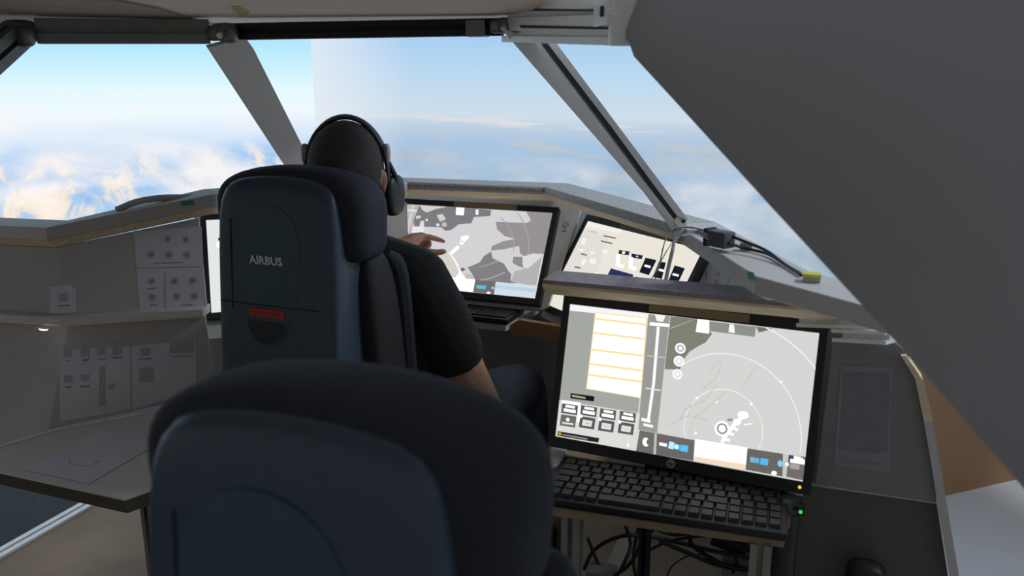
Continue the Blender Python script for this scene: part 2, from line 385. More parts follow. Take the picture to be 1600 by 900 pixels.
# right window post: slotted profile with a grey board on its inner side
pt, pb = att(838, 52, 1.74), hz(1061, 349, 1.105)
ax = (pb - pt).normalized(); pr = thing('window_post', pb, 'right window post of slotted aluminium with a grey board', 'post')
cdir = ((pt + pb) / 2 - CAM).normalized(); wdir = ax.cross(cdir).normalized()
if wdir.dot(CR) < 0: wdir = -wdir
ndir = wdir.cross(ax).normalized()
if ndir.dot(cdir) > 0: ndir = -ndir
obj('profile', tslot(pt, pb, wdir, .040, .04, 1, 1, .012, .01), M['alu'], pr)
NPp = (wdir * .5 + ndir).normalized()
obj('side_board', prism([hp(x, y, pt + ndir * .021, ndir) for x, y in ((781, 43), (826, 58), (1057, 347), (1041, 341))], -ndir * .012), M['postw'], pr, sm=False)
obj('slot', prism([hp(x, y, pt + ndir * .0206, ndir) for x, y in ((836, 54), (845, 54), (956, 199), (1058, 339), (1053, 343), (946, 199))], ndir * .0006), mat('slate_slot', (.035, .04, .05, 1), .6), pr, sm=False)
obj('foot_plate', prism([hp(x, y, pb + ndir * .02, ndir) for x, y in ((1052, 343), (1060, 338), (1072, 343), (1074, 358), (1052, 354))], -ndir * .02), M['alu'], pr)
obj('screw', cyl(hp(1068, 346, pb + ndir * .022, ndir), hp(1068, 346, pb + ndir * .026, ndir), .004, 10), M['slot'], pr)
# left window post: flat grey board with profile behind
lt, lbm = att(362, 66, 1.84), att(505, 318, 2.28)
ax = (lbm - lt).normalized(); cdir = ((lt + lbm) / 2 - CAM).normalized(); wdir = ax.cross(cdir).normalized(); ndir = wdir.cross(ax)
if ndir.dot(cdir) > 0: ndir = -ndir
pl = thing('window_post', lbm, 'left window post, a flat grey board running down behind the head', 'post')
obj('face_board', prism([hp(x, y, lt, ndir) for x, y in ((324, 75), (383, 59), (397, 78), (520, 322), (486, 322))], -ndir * .012), M['postw'], pl, sm=False)
obj('profile', tslot(lt - ndir * .035 + ax * .03, lbm - ndir * .035 - ax * .02, wdir, .03, .03), M['alu'], pl)

# ================================================================== LEDGE (glare shield)
ZL = 1.10
Lp = dict(a=V((-2.2, 1.35, 0)), b=hz(72, 356, 1.068), c=hz(335, 303, 1.134), d=V((-1.20, 2.25, 0)), e=hz(850, 292, ZL), g=hz(1052, 350, ZL), h=hz(1182, 432, ZL), i=hz(1402, 492, ZL))
for k in Lp: Lp[k].z = 0
LZ = [1.068, 1.068, 1.134] + [ZL] * 5
ks = 'abcdeghi'
def outn(p, q):
    d = (q - p).normalized(); n = V((-d.y, d.x, 0)); mid = (p + q) / 2; ctr = V((-.98, 1.5, 0))
    return n if n.dot(mid - ctr) > 0 else -n
nrm = [outn(Lp[ks[i]], Lp[ks[i + 1]]) for i in range(len(ks) - 1)]
def offs(i, dist):
    p = Lp[ks[i]]
    if i == 0: return p + nrm[0] * dist
    if i == len(ks) - 1: return p + nrm[-1] * dist
    b = (nrm[i - 1] + nrm[i]).normalized(); return p + b * dist / max(.5, b.dot(nrm[i]))
gl = thing('ledge', (-.98, 2.0, ZL - .05), 'long grey ledge of angled boards under the windows', 'ledge')
wid = .10
segm = [M['board2'], M['board'], M['board'], M['edge'], M['edge'], M['board2'], M['board2']]
for i in range(len(ks) - 1):
    p, q, p2, q2 = offs(i, 0), offs(i + 1, 0), offs(i + 1, wid), offs(i, wid)
    hb = .022 if i in (3, 4) else .03; za, zb = LZ[i], LZ[i + 1]
    obj('board', bevel(prism([V((v.x, v.y, z_ - hb)) for v, z_ in ((p, za), (q, zb), (p2, zb), (q2, za))], (0, 0, hb)), .0015, 1), segm[i], gl)
    w3 = []; fw = .45 if i >= 5 else 1
    for k_, z_ in ((i, za), (i + 1, zb)):
        w3.append([V((v.x, v.y, z_ - hb + dz_)) for v, dz_ in ((offs(k_, .003), -.0005), (offs(k_, .05), -.0005), (offs(k_, .05), -.022 * fw), (offs(k_, .028), -.022 * fw))])
    obj('wood_strip', prism(w3[0], w3[1][0] - w3[0][0]) if False else loft2(w3[0], w3[1]), M['wood'], gl, sm=False)
# ribbed trim on the centre edge
bm = NB(); p, q = Lp['d'], Lp['e']
for k in range(44):
    c = p.lerp(q, (k + .5) / 44); c = V((c.x, c.y, ZL - .010)) - nrm[3] * .001
    box(c, (q - p).normalized() * .005, nrm[3] * .003, UP * .010, bm)
o = obj('ribbed_trim', bm, M['feltp'], gl, sm=False); o['kind'] = 'stuff'
tg = tag(obj('tape_patch', prism([hp(x, y, V((Lp['c'].x, Lp['c'].y, ZL)) - nrm[1] * .0012 , nrm[1]) for x, y in ((282, 314), (302, 313), (303, 320), (283, 322))], -nrm[1] * .0008), M['green'], sm=False), 'green tape patch on the left ledge edge beside the seat', 'tape')
tg = tag(obj('tape_patch', prism([hp(x, y, V((Lp['h'].x, Lp['h'].y, ZL)) - nrm[5] * .002, nrm[5]) for x, y in ((1168, 423), (1178, 426), (1179, 438), (1170, 436))], -nrm[5] * .0008), M['green'], sm=False), 'green tape patch on the right ledge edge below the cables', 'tape')
# curved grey hose lying on the left ledge
hs = spline([hp(x, y, offs(1, .06), nrm[1]) for x, y in ((182, 328), (215, 315), (255, 309), (300, 308), (360, 303))])
tag(obj('hose', tube(hs, .008, 10), M['greyc']), 'curved grey hose lying along the left ledge', 'hose')

# wall panels under the ledge
ZS = .850; ZD = .61
IN = .030
def edgez(i): return LZ[i] - .054
def wallpoly(pts, n, th=.015): return prism(pts, n * th)
def onw(px, py, inset): return hp(px, py, offs(1, inset), nrm[1])
WE = onw(322, 470, IN); WB = offs(1, IN)                     # right end and left corner of the side wall
def P3(v, z): return V((v.x, v.y, z))
WA = offs(0, IN)
WE.z = 0; LW = (WE - WB).length
zr = LZ[1] + (LZ[2] - LZ[1]) * LW / (Lp['c'] - Lp['b']).length - .054
struct(obj('wall_left', wallpoly([P3(WB, ZS), P3(WE, ZS), P3(WE, zr), P3(WB, edgez(1))], nrm[1]), M['board'], sm=False), 'upper grey board wall on the left with paper sheets', 'wall')
struct(obj('wall_left', wallpoly([P3(WA, ZS), P3(WB, ZS), P3(WB, edgez(1)), P3(WA, edgez(1))], nrm[0]), M['board'], sm=False), 'grey board wall at the left picture edge', 'wall')
WE2, WB2, WA2 = onw(326, 560, IN + .012), offs(1, IN + .012), offs(0, IN + .012)
struct(obj('wall_left', wallpoly([onw(76, 671, IN + .012), onw(338, 614, IN + .012), P3(WE2, ZS - .022), P3(WB2, ZS - .022)], nrm[1]), M['board'], sm=False), 'lower grey board wall on the left under the shelf', 'wall')
struct(obj('wall_left', wallpoly([hp(-60, 717, WB2, nrm[0]), onw(76, 671, IN + .012), P3(WB2, ZS - .022), P3(WA2, ZS - .022)], nrm[0]), M['board'], sm=False), 'lower grey board wall at the left picture edge under the shelf', 'wall')
# shelf ledge between them
sh = thing('shelf', (-1.56, 1.5, ZS - .02), 'narrow grey shelf running along the left wall', 'shelf')
for i in (0, 1):
    def cut(o_):
        a_, b_ = offs(i, o_), offs(i + 1, o_)
        if i == 1: b_ = a_ + (b_ - a_).normalized() * LW
        return a_, b_
    p, q = cut(.0); p2, q2 = cut(IN + .024)
    obj('board', prism([V((v.x, v.y, ZS - .016)) for v in (p, q, q2, p2)], (0, 0, .0155)), M['board2'], sh, sm=False)
    p, q = cut(.003)
    obj('wood_edge', prism([V((v.x, v.y, ZS - .021)) for v in (p, q, q2, p2)], (0, 0, .0048)), M['wood'], sh, sm=False)
lp = hz(68, 514, ZS - .026)
l_ = thing('led_lamp', lp, 'small white LED shining under the left shelf corner', 'lamp')
obj('housing', box(lp + V((0, 0, .003)), (.03, 0, 0), (0, .012, 0), (0, 0, .003)), M['alu'], l_); obj('bulb', sbox(lp, (.012, .005, .0035), 3, 4), emit((255, 255, 255), 3), l_)

# paper sheets on the left wall: drawings of knobs and switches
def sheet(pts, P, n, label, marks, name='paper_sheet', group='paper sheets of printed controls'):
    """a taped-up sheet: quad given on the wall plane, marks = list of (kind, x, y, w, h) in photo pixels"""
    q = [hp(x, y, P, n) for x, y in pts]
    c = sum(q, V()) / len(q); t = thing(name, V((c.x, c.y, min(v.z for v in q))), label, 'paper', group)
    obj('sheet', prism([v - n * .0008 for v in q], n * .0007), M['paper'], t, sm=False)
    for k, x, y, w_, h_ in marks:
        if k == 'o':
            ring = [hp(x + w_ * math.cos(a), y + h_ * math.sin(a), P, n) - n * .0012 for a in np.linspace(0, 2 * math.pi, 17)[:-1]]
            obj('printed_symbol', prism(ring, n * .0003), M['ink'], t, sm=False)
            ring = [hp(x + .45 * w_ * math.cos(a), y + .45 * h_ * math.sin(a), P, n) - n * .0015 for a in np.linspace(0, 2 * math.pi, 9)[:-1]]
            obj('printed_dot', prism(ring, n * .0002), M['inkd'], t, sm=False)
        else:
            qq = [hp(a, b, P, n) - n * .0012 for a, b in ((x - w_ / 2, y - h_ / 2), (x + w_ / 2, y - h_ / 2 - 1), (x + w_ / 2, y + h_ / 2 - 1), (x - w_ / 2, y + h_ / 2))]
            obj('printed_symbol' if k == 'b' else 'printed_line', prism(qq, n * .0003), M['ink'] if k == 'b' else M['inkd'], t, sm=False)
    return t
Pw = offs(1, IN); Pw.z = 1.0; nw = nrm[1]
sheet([(209, 362), (315, 354), (318, 416), (213, 418)], Pw, nw, 'upper paper sheet with five printed knobs on the left wall', [('o', 262, 373, 5, 5.5), ('o', 290, 374, 5, 5.5), ('o', 236, 397, 6, 6), ('o', 264, 398, 6.5, 6.5), ('o', 292, 398, 6, 6), ('l', 264, 411, 46, 1.5)])
sheet([(213, 420), (318, 418), (322, 486), (219, 487)], Pw, nw, 'lower paper sheet with printed switches just above the left shelf', [('o', 237, 439, 6, 5.5), ('o', 273, 439, 6, 6), ('o', 301, 438, 6, 6), ('l', 237, 451, 13, 2), ('o', 238, 464, 6, 5.5), ('o', 276, 463, 6, 6), ('o', 304, 463, 6, 6), ('l', 240, 477, 12, 2), ('l', 292, 477, 18, 2), ('l', 258, 455, 1, 60)])
sheet([(78, 448), (108, 444), (119, 452), (119, 488), (78, 490)], Pw, nw, 'small paper sheet with one square print near the wall corner', [('b', 99, 465, 14, 13), ('l', 100, 478, 20, 2)])
Pl = offs(1, IN + .012); Pl.z = .8
sheet([(92, 547), (204, 541), (204, 640), (94, 658)], Pl, nw, 'large paper sheet of small printed buttons under the left shelf', [('b', 106, 552, 13, 12), ('b', 133, 551, 13, 13), ('b', 158, 550, 12, 10), ('b', 183, 545, 14, 20), ('l', 107, 564, 8, 1.5), ('l', 134, 563, 11, 3), ('l', 160, 561, 13, 2), ('l', 183, 559, 17, 2), ('b', 160, 604, 10, 62), ('b', 107, 592, 14, 12), ('b', 133, 590, 13, 10), ('l', 107, 605, 9, 3), ('l', 133, 604, 15, 3), ('b', 174, 604, 11, 9)])
sheet([(206, 541), (306, 530), (307, 610), (207, 640)], Pl, nw, 'fainter paper sheet with grey rectangles beside the front seat', [('b', 227, 550, 15, 12), ('l', 227, 561, 22, 2), ('b', 284, 541, 38, 22), ('l', 285, 557, 28, 2), ('b', 229, 586, 23, 23)])
# side desk
dk = thing('side_desk', hz(150, 720, 0), 'grey side desk board jutting out below the left wall', 'desk')
dq = [hz(-40, 711, ZD), hz(85, 673, ZD), hz(225, 646, ZD), hz(330, 640, ZD), hz(300, 742, ZD), hz(194, 779, ZD), hz(-40, 728, ZD)]
obj('desk_top', prism([v for v in dq], (0, 0, -.005)), M['board2'], dk, sm=False)
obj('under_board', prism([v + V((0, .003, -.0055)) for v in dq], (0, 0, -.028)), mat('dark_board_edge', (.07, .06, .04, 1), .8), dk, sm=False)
obj('gap_light_strip', tube([hz(-40, 709, ZD + .002), hz(85, 672, ZD + .002), hz(226, 645, ZD + .002)], .0032, 8), M['white'], dk)  # white strip painted in for light coming through the gap behind the desk
lg = hz(232, 765, ZD - .04)
obj('leg', tslot(V((lg.x - .01, lg.y + .01, ZD - .033)), V((lg.x - .01, lg.y + .01, 0)), V((1, 0, 0)), .03, .03), M['aludark'], dk)
obj('hinge', sbox(V((lg.x - .03, lg.y, ZD - .05)), (.014, .014, .018), 4, 4), M['black'], dk)
pq = [hz(x, y, ZD + .001) for x, y in ((38, 734), (155, 674), (220, 676), (238, 698), (139, 756))]
ps = thing('paper_sheet', V((sum(p.x for p in pq) / 5, sum(p.y for p in pq) / 5, ZD)), 'white paper sheet with a curved pencil mark lying on the side desk', 'paper')
obj('sheet', prism(pq, (0, 0, .0006)), M['paper'], ps, sm=False)
obj('pencil_mark', tube(spline([hz(x, y, ZD + .0019) for x, y in ((107, 715), (109, 722), (118, 727), (130, 728), (142, 726), (157, 719))], 4), .0012, 5), M['ink'], ps)

# ================================================================== MONITORS
def homog(src, dst):
    Am = []
    for (x, y), (u, v) in zip(src, dst):
        Am.append([x, y, 1, 0, 0, 0, -u * x, -u * y, -u]); Am.append([0, 0, 0, x, y, 1, -v * x, -v * y, -v])
    return np.linalg.svd(np.array(Am))[2][-1].reshape(3, 3)
SW, SH = .476, .268
class Mon:
    def __init__(s, quad, name, label, bez=.016, topbez=.02):
        src = [(-SW / 2, SH / 2), (SW / 2, SH / 2), (SW / 2, -SH / 2), (-SW / 2, -SH / 2)]
        h = homog(src, [((u - 800) / FOC, (450 - v) / FOC) for u, v in quad]); h = h * np.sign(h[2, 2])
        Rm = np.array([[cy, -sy * sp, -sy * cp], [sy, cy * sp, cy * cp], [0, cp, -sp]])
        a, b, c = [Rm @ q for q in h.T]
        k = (np.linalg.norm(a) + np.linalg.norm(b)) / 2
        s.c = CAM + V(c / k); s.R = V(a).normalized(); s.R.z = 0; s.R.normalize(); u = V(b); s.U = (u - s.R * u.dot(s.R)).normalized(); s.N = s.R.cross(s.U).normalized()
        s.inv = homog(quad, src)
        s.make(name, label, bez, topbez)
    def make(s, name, label, bez, topbez):
        s.t = thing(name, s.c - s.U * (SH / 2 + .03) - s.N * .02, label, 'monitor', 'touch screen monitors')
        W, H = SW / 2 + bez, SH / 2
        c = s.c
        # frame: four bars
        bm = NB()
        def bar(x0, x1, y0, y1):
            box(c + s.R * (x0 + x1) / 2 + s.U * (y0 + y1) / 2 - s.N * .010, s.R * (x1 - x0), s.U * (y1 - y0), s.N * .026, bm)
        bar(-W, W, H, H + topbez); bar(-W, W, -H - topbez, -H); bar(-W, -SW / 2, -H, H); bar(SW / 2, W, -H, H)
        obj('bezel', bm, M['black'], s.t, sm=False)
        obj('back_case', bevel(box(c - s.N * .026, s.R * (2 * W - .01), s.U * (2 * H + .03), s.N * .03), .006), M['black'], s.t)
        s.bm = NB(); s.mats = []; s.k = 0
        s.rect_full()
    def pt(s, x, y, k):
        u, v, w_ = s.inv @ np.array([x, y, 1]); u /= w_; v /= w_
        u = max(-SW / 2, min(SW / 2, u)); v = max(-SH / 2, min(SH / 2, v))
        return s.c + s.R * u + s.U * v - s.N * .0008 + s.N * .000012 * k
    def mi(s, col, st=1.0):
        m = emit(col, st * 1.06)
        if m not in s.mats: s.mats.append(m)
        return s.mats.index(m)
    def rect_full(s): pass
    def poly(s, pts, col, st=1.0):
        s.k += 1
        try:
            f = s.bm.faces.new([s.bm.verts.new(s.pt(x, y, s.k)) for x, y in pts]); f.material_index = s.mi(col, st)
        except ValueError: pass
    def line(s, pts, wd, col):
        for (x0, y0), (x1, y1) in zip(pts[:-1], pts[1:]):
            d = math.hypot(x1 - x0, y1 - y0) or 1; nx, ny = -(y1 - y0) / d * wd / 2, (x1 - x0) / d * wd / 2; s.k -= 1
            s.poly([(x0 + nx, y0 + ny), (x1 + nx, y1 + ny), (x1 - nx, y1 - ny), (x0 - nx, y0 - ny)], col)
        s.k += 1
    def circ(s, x, y, rx, ry, col): s.poly([(x + rx * math.cos(a), y + ry * math.sin(a)) for a in np.linspace(0, 2 * math.pi, 17)[:-1]], col)
    def arc(s, x, y, rx, ry, a0, a1, wd, col):
        s.line([(x + rx * math.cos(math.radians(a)), y + ry * math.sin(math.radians(a))) for a in np.linspace(a0, a1, 24)], wd, col)
    def finish(s):
        me = bpy.data.meshes.new('screen'); s.bm.to_mesh(me); s.bm.free()
        # one consistent facing
        for m in s.mats: me.materials.append(m)
        me.transform(Matrix.Translation(-root_loc(s.t)))
        o = link('screen', me, s.t); o['label'] = 'lit screen picture'; return o
    def tape(s, x0, x1, y0, y1, m=None, nm='tape_strip'):
        obj(nm, box(s.c + s.R * (x0 + x1) / 2 + s.U * (y0 + y1) / 2 + s.N * .0036, s.R * (x1 - x0), s.U * (y1 - y0), s.N * .0008), m or M['tape'], s.t, sm=False)

# ---- front right monitor
Q1 = [(893, 482), (1286, 515), (1252, 745), (864, 686)]
mf = Mon(Q1, 'touch_monitor', 'large monitor above the keyboard showing a grey map with white arcs', .014, .022)
P = mf.poly
P([(893, 482), (1286, 515), (1252, 745), (864, 686)], (207, 209, 206))
P([(890, 492), (1014, 501), (992, 668), (868, 640)], (160, 163, 158))
P([(894, 483), (1018, 493), (1016, 501), (892, 492)], (238, 240, 243))
Lx = lambda y: 932 - (y - 493) * 18 / 119
Rx = lambda y: 1014 - (y - 499) * 13 / 125
ly = [493, 503, 525, 551, 573, 590, 612]; ry = [499, 510, 532, 558, 581, 598, 624]
P([(Lx(493), 493), (Rx(499), 499), (Rx(624), 624), (Lx(612), 612)], (242, 214, 160), 1.1)
for i in range(6):
    P([(Lx(ly[i]) + 1.5, ly[i] + 2), (Rx(ry[i]) - 2, ry[i] + 2), (Rx(ry[i + 1]) - 2, ry[i + 1] - 1.5), (Lx(ly[i + 1]) + 1.5, ly[i + 1] - 1.5)], (255, 253, 246), 1.15)
P([(1016, 494), (1050, 496), (1024, 677), (994, 672)], (150, 151, 146))
P([(1018, 506), (1050, 508), (1049, 513), (1017, 511)], (255, 255, 255)); P([(1026, 494), (1043, 495), (1039, 505), (1029, 504)], (240, 242, 240))
mf.line([(1031, 513), (1021, 600), (1011, 656)], 4.5, (250, 251, 251)); mf.line([(1008, 608), (1032, 611)], 2, (225, 225, 222)); mf.line([(1012, 558), (1040, 560)], 1.5, (200, 200, 197))
mf.line([(1000, 656), (1014, 659)], 5, (248, 248, 248)); mf.line([(1003, 664), (1018, 667)], 4, (245, 245, 245))
P([(1051, 496), (1092, 499), (1116, 521), (1105, 535), (1093, 541), (1079, 550), (1070, 562), (1063, 578), (1039, 578)], (126, 125, 114))
mf.line([(1050, 515), (1090, 499)], 1.5, (185, 185, 178))
P([(1094, 497), (1112, 499), (1111, 521), (1090, 519)], (255, 255, 255), 1.1)
P([(1112, 502), (1186, 508), (1183, 524), (1112, 517)], (140, 141, 136)); P([(1144, 505), (1151, 506), (1152, 519), (1142, 518)], (240, 245, 242))
P([(1186, 508), (1212, 510), (1204, 513), (1190, 517)], (110, 112, 106))
for i, (x, y, r) in enumerate(((1065, 545, 8.5), (1062, 565, 8.5), (1059, 585, 8))):
    mf.circ(x, y, r, r, (246, 247, 250)); mf.circ(x, y, r * .62, r * .62, (130, 130, 138) if i == 0 else (205, 205, 208)); mf.circ(x, y, r * .42, r * .42, (250, 250, 252))
mf.arc(1129, 668, 62, 62, 165, 395, 1.5, (232, 233, 231)); mf.arc(1132, 675, 120, 124, 238, 372, 1.8, (232, 234, 233)); mf.arc(1135, 680, 178, 184, 292, 326, 2, (238, 240, 238))
for x, y in ((1223, 592), (1089, 621), (1174, 628), (1119, 626), (1085, 675)): mf.circ(x, y, 2.2, 2, (250, 250, 250))
for l in (((1065, 640), (1100, 625), (1120, 600)), ((1075, 675), (1085, 650), (1110, 632), (1135, 610)), ((1040, 665), (1075, 648), (1105, 655)), ((1110, 580), (1130, 560)), ((1160, 605), (1180, 575), (1185, 570)), ((1060, 655), (1070, 640), (1080, 630)), ((1095, 610), (1120, 590), (1128, 570))):
    mf.line(l, 1.2, (190, 191, 187))
mf.line([(1126, 689), (1130, 680), (1145, 662), (1162, 645)], 6, (255, 255, 255))
mf.circ(1127, 667, 12, 12, (255, 255, 255)); mf.circ(1127, 667, 8.5, 8.5, (135, 135, 145)); mf.circ(1127, 667, 6, 6, (250, 250, 252))
mf.circ(1161, 645, 9, 6, (255, 255, 255)); mf.circ(1151, 656, 6.5, 5, (255, 255, 255)); mf.circ(1140, 653, 5, 2.2, (150, 150, 155))
for a in (((1143, 664), (1152, 669)), ((1137, 673), (1145, 676)), ((1131, 683), (1139, 685)), ((1162, 660), (1174, 658))): mf.line(a, 4.5 if a[0][0] < 1160 else 2, (252, 252, 252))
# lower bars
P([(870, 630), (998, 647), (990, 706), (863, 687)], (217, 216, 211))
P([(997, 673), (1022, 677), (1019, 710), (990, 706)], (108, 107, 104)); mf.circ(1006, 691, 5.5, 7, (252, 252, 252)); mf.circ(1011, 691, 4, 5, (108, 107, 104))
P([(1024, 677), (1083, 686), (1080, 718), (1021, 710)], (104, 101, 99)); P([(1020, 676), (1024, 677), (1020, 711), (1017, 710)], (185, 184, 180))
mf.line([(1027, 693), (1039, 695)], 5, (245, 245, 246)); mf.line([(1042, 694), (1050, 696)], 11, (190, 232, 252)); mf.line([(1050, 696), (1059, 698)], 8, (90, 195, 246)); mf.line([(1060, 698), (1072, 700)], 10, (85, 190, 246)); mf.circ(1054, 697, 3, 3.5, (235, 248, 255))
P([(1084, 684), (1166, 695), (1162, 729), (1081, 718)], (255, 255, 255), 1.1); P([(1082, 711), (1163, 721), (1162, 729), (1081, 718)], (238, 216, 190))
P([(1166, 696), (1223, 703), (1221, 738), (1162, 729)], (104, 100, 98)); mf.line([(1170, 713), (1184, 715)], 8, (110, 205, 248)); mf.line([(1186, 715), (1198, 717)], 10, (80, 185, 240)); mf.circ(1217, 718, 4, 5, (120, 210, 245)); mf.circ(1207, 733, 4.5, 3.5, (255, 255, 255))
P([(1222, 703), (1230, 704), (1226, 738), (1220, 738)], (196, 194, 194)); P([(1231, 704), (1266, 708), (1260, 744), (1226, 738)], (112, 106, 104))
P([(1231, 705), (1238, 706), (1236, 716), (1231, 714)], (40, 70, 120)); mf.line([(1239, 708), (1250, 710), (1256, 715)], 6, (255, 255, 255)); mf.line([(1233, 713), (1257, 716)], 6, (252, 252, 254)); P([(1233, 717), (1248, 719), (1247, 727), (1232, 725)], (170, 158, 152)); mf.circ(1228, 719, 3, 3, (250, 250, 250))
P([(890, 619), (927, 623), (926, 631), (889, 627)], (22, 22, 20)); mf.line([(892, 623), (913, 626)], 3, (225, 220, 195))
P([(876, 630), (905, 633), (903, 664), (898, 664), (899, 640), (875, 637)], (255, 255, 255))
for i, (x, y) in enumerate(((876, 635), (906, 637), (936, 641), (967, 644))):
    P([(x, y), (x + 25, y + 3), (x + 23, y + 18), (x - 2, y + 15)], (88, 90, 94)); P([(x - 2, y + 17), (x + 22, y + 20), (x + 19, y + 37), (x - 5, y + 34)], (104, 105, 104) if i == 0 else (84, 87, 94))
    mf.line([(x + 5, y + 4), (x + 20, y + 6)], 4, (248, 248, 248)); mf.line([(x + 2, y + 10), (x + 21, y + 12.5)], 5, (250, 250, 250))
    if i == 0: mf.circ(x + 8, y + 25, 3, 3, (245, 245, 245)); mf.line([(x - 1, y + 30), (x + 17, y + 32)], 3, (215, 215, 210))
    else:
        P([(x + 2, y + 22), (x + 17, y + 24), (x + 15, y + 33), (x, y + 31)], (222, 222, 212)); mf.line([(x + 5, y + 27), (x + 12, y + 28)], 1.5, (150, 150, 145)); mf.circ(x - 1, y + 17, 2.8, 2.8, (250, 250, 250))
P([(868, 678), (933, 687), (931, 694), (867, 685)], (34, 36, 48)); mf.line([(875, 683), (914, 689)], 2, (170, 165, 150)); mf.circ(871, 682, 2.5, 2.5, (200, 150, 40)); P([(978, 692), (981, 699), (975, 698)], (250, 250, 250))
mf.finish()
mf.tape(-.075, .115, SH / 2 + .003, SH / 2 + .019)
lg = mf.c - mf.U * (SH / 2 + .011) + mf.N * .0034
obj('logo_disc', cyl(lg, lg + mf.N * .001, .0085, 24), mat('logo_grey', (.30, .30, .31, 1), .4), mf.t)
lt_ = text_mesh('hp', .010); lt_.transform(Matrix((( *mf.R, 0),)).to_4x4() if False else Matrix([[mf.R.x, mf.U.x, mf.N.x, lg.x + mf.N.x * .0016], [mf.R.y, mf.U.y, mf.N.y, lg.y + mf.N.y * .0016], [mf.R.z, mf.U.z, mf.N.z, lg.z + mf.N.z * .0016], [0, 0, 0, 1]]))
lt_.transform(Matrix.Translation(-root_loc(mf.t))); lt_.materials.append(M['black']); link('logo_lettering', lt_, mf.t)
pl_ = mf.c + mf.R * (SW / 2 - .004) - mf.U * (SH / 2 + .010) + mf.N * .0034
obj('power_light', cyl(pl_, pl_ + mf.N * .0012, .003, 12), emit((250, 205, 40), 1.2), mf.t)
obj('stand', box(mf.c - mf.N * .07 - mf.U * .12, mf.R * .12, mf.U * .16, mf.N * .06), M['black'], mf.t)

# ---- centre monitor
Z = lambda pts: [(600 + x / 5.327, 280 + y / 5.327) for x, y in pts]
Q2 = [(635, 320), (861, 331), (838, 466), (606, 446)]
mc = Mon(Q2, 'touch_monitor', 'monitor in front of the pilot showing a grey coastline map', .016, .018)
P = mc.poly
P(Q2, (206, 205, 208))
P(Z([(185, 212), (285, 218), (240, 400), (225, 520), (112, 510)]), (186, 181, 176)); mc.line(Z([(235, 215), (190, 460)]), 4, (208, 206, 205)); mc.line(Z([(175, 260), (270, 268)]), 3, (222, 222, 222))
P(Z([(300, 220), (520, 232), (420, 250), (350, 280), (315, 262)]), (205, 204, 204))
P(Z([(285, 220), (315, 262), (350, 280), (420, 250), (520, 230), (730, 240), (880, 252), (875, 303), (740, 312), (720, 365), (615, 375), (560, 420), (510, 432), (470, 402), (250, 396), (240, 350)]), (124, 121, 126))
P(Z([(430, 300), (480, 290), (510, 335), (460, 355)]), (205, 203, 195)); mc.circ(*Z([(350, 341)])[0], 2, 2, (225, 225, 225)); mc.circ(*Z([(443, 382)])[0], 2.5, 2.5, (225, 225, 222)); mc.circ(*Z([(497, 378)])[0], 4, 4, (185, 184, 182)); P(Z([(300, 350), (330, 350), (330, 440), (290, 400)]), (215, 215, 213)); P(Z([(260, 310), (300, 305), (300, 325), (265, 335)]), (210, 208, 206))
P(Z([(592, 228), (660, 232), (655, 300), (588, 296)]), (255, 255, 255)); P(Z([(752, 250), (775, 250), (775, 293), (752, 292)]), (240, 240, 240))
P(Z([(235, 400), (330, 400), (325, 450), (228, 452)]), (228, 228, 232))
P(Z([(1170, 262), (1392, 272), (1346, 620), (1300, 610), (1170, 640), (1130, 610), (1120, 550), (1000, 578), (890, 592), (895, 555), (985, 512), (1090, 492), (1000, 470), (935, 415), (920, 350), (1180, 357), (1212, 332)]), (146, 142, 146))
mc.arc(*Z([(800, 560)])[0], 52, 56, -55, 8, 1.4, (168, 165, 168)); mc.arc(*Z([(800, 560)])[0], 75, 80, -42, 15, 1.4, (168, 165, 168))
P(Z([(1075, 640), (1160, 640), (1150, 700), (1180, 740), (1110, 715), (1070, 690)]), (140, 137, 141))
P(Z([(700, 735), (800, 690), (830, 640), (890, 598), (905, 655), (1000, 700), (1030, 750), (1062, 785), (1058, 835), (1110, 862), (930, 862), (770, 845), (740, 790)]), (128, 125, 128))
mc.line(Z([(720, 750), (870, 710), (960, 675)]), 2, (168, 166, 168)); mc.line(Z([(770, 850), (900, 820), (1010, 770)]), 2, (165, 163, 165))
P(Z([(1150, 640), (1240, 610), (1300, 620), (1290, 690), (1230, 745), (1160, 730)]), (214, 214, 217))
P(Z([(1090, 760), (1200, 735), (1310, 640), (1270, 885), (1060, 850)]), (176, 174, 176))
P(Z([(430, 640), (540, 605), (640, 745), (600, 820), (560, 800)]), (208, 204, 198)); mc.line(Z([(540, 610), (600, 690), (640, 770)]), 3, (252, 252, 252)); mc.line(Z([(560, 620), (620, 560)]), 6, (250, 250, 250)); P(Z([(640, 475), (700, 465), (705, 490), (670, 520), (655, 545), (625, 545)]), (252, 252, 252)); mc.circ(*Z([(648, 518)])[0], 1.6, 1.8, (205, 203, 203))
P(Z([(600, 820), (640, 765), (690, 830)]), (250, 250, 250)); P(Z([(680, 780), (735, 790), (765, 832), (690, 830)]), (190, 187, 184)); mc.circ(*Z([(660, 752)])[0], 3.5, 2.8, (110, 105, 100))
P(Z([(575, 820), (765, 834), (752, 940), (600, 925)]), (255, 255, 255)); P(Z([(768, 838), (935, 852), (925, 958), (750, 940)]), (112, 106, 106)); P(Z([(780, 880), (858, 886), (853, 916), (776, 908)]), (85, 190, 215)); P(Z([(905, 893), (925, 895), (922, 915), (902, 912)]), (150, 205, 220)); mc.circ(*Z([(880, 945)])[0], 3, 2, (250, 250, 250))
P(Z([(938, 852), (1276, 880), (1262, 995), (926, 958)]), (205, 218, 228)); P(Z([(935, 880), (1272, 905), (1268, 935), (932, 905)]), (186, 205, 220))
mc.finish()
mc.tape(-.08, .125, SH / 2 + .001, SH / 2 + .016)

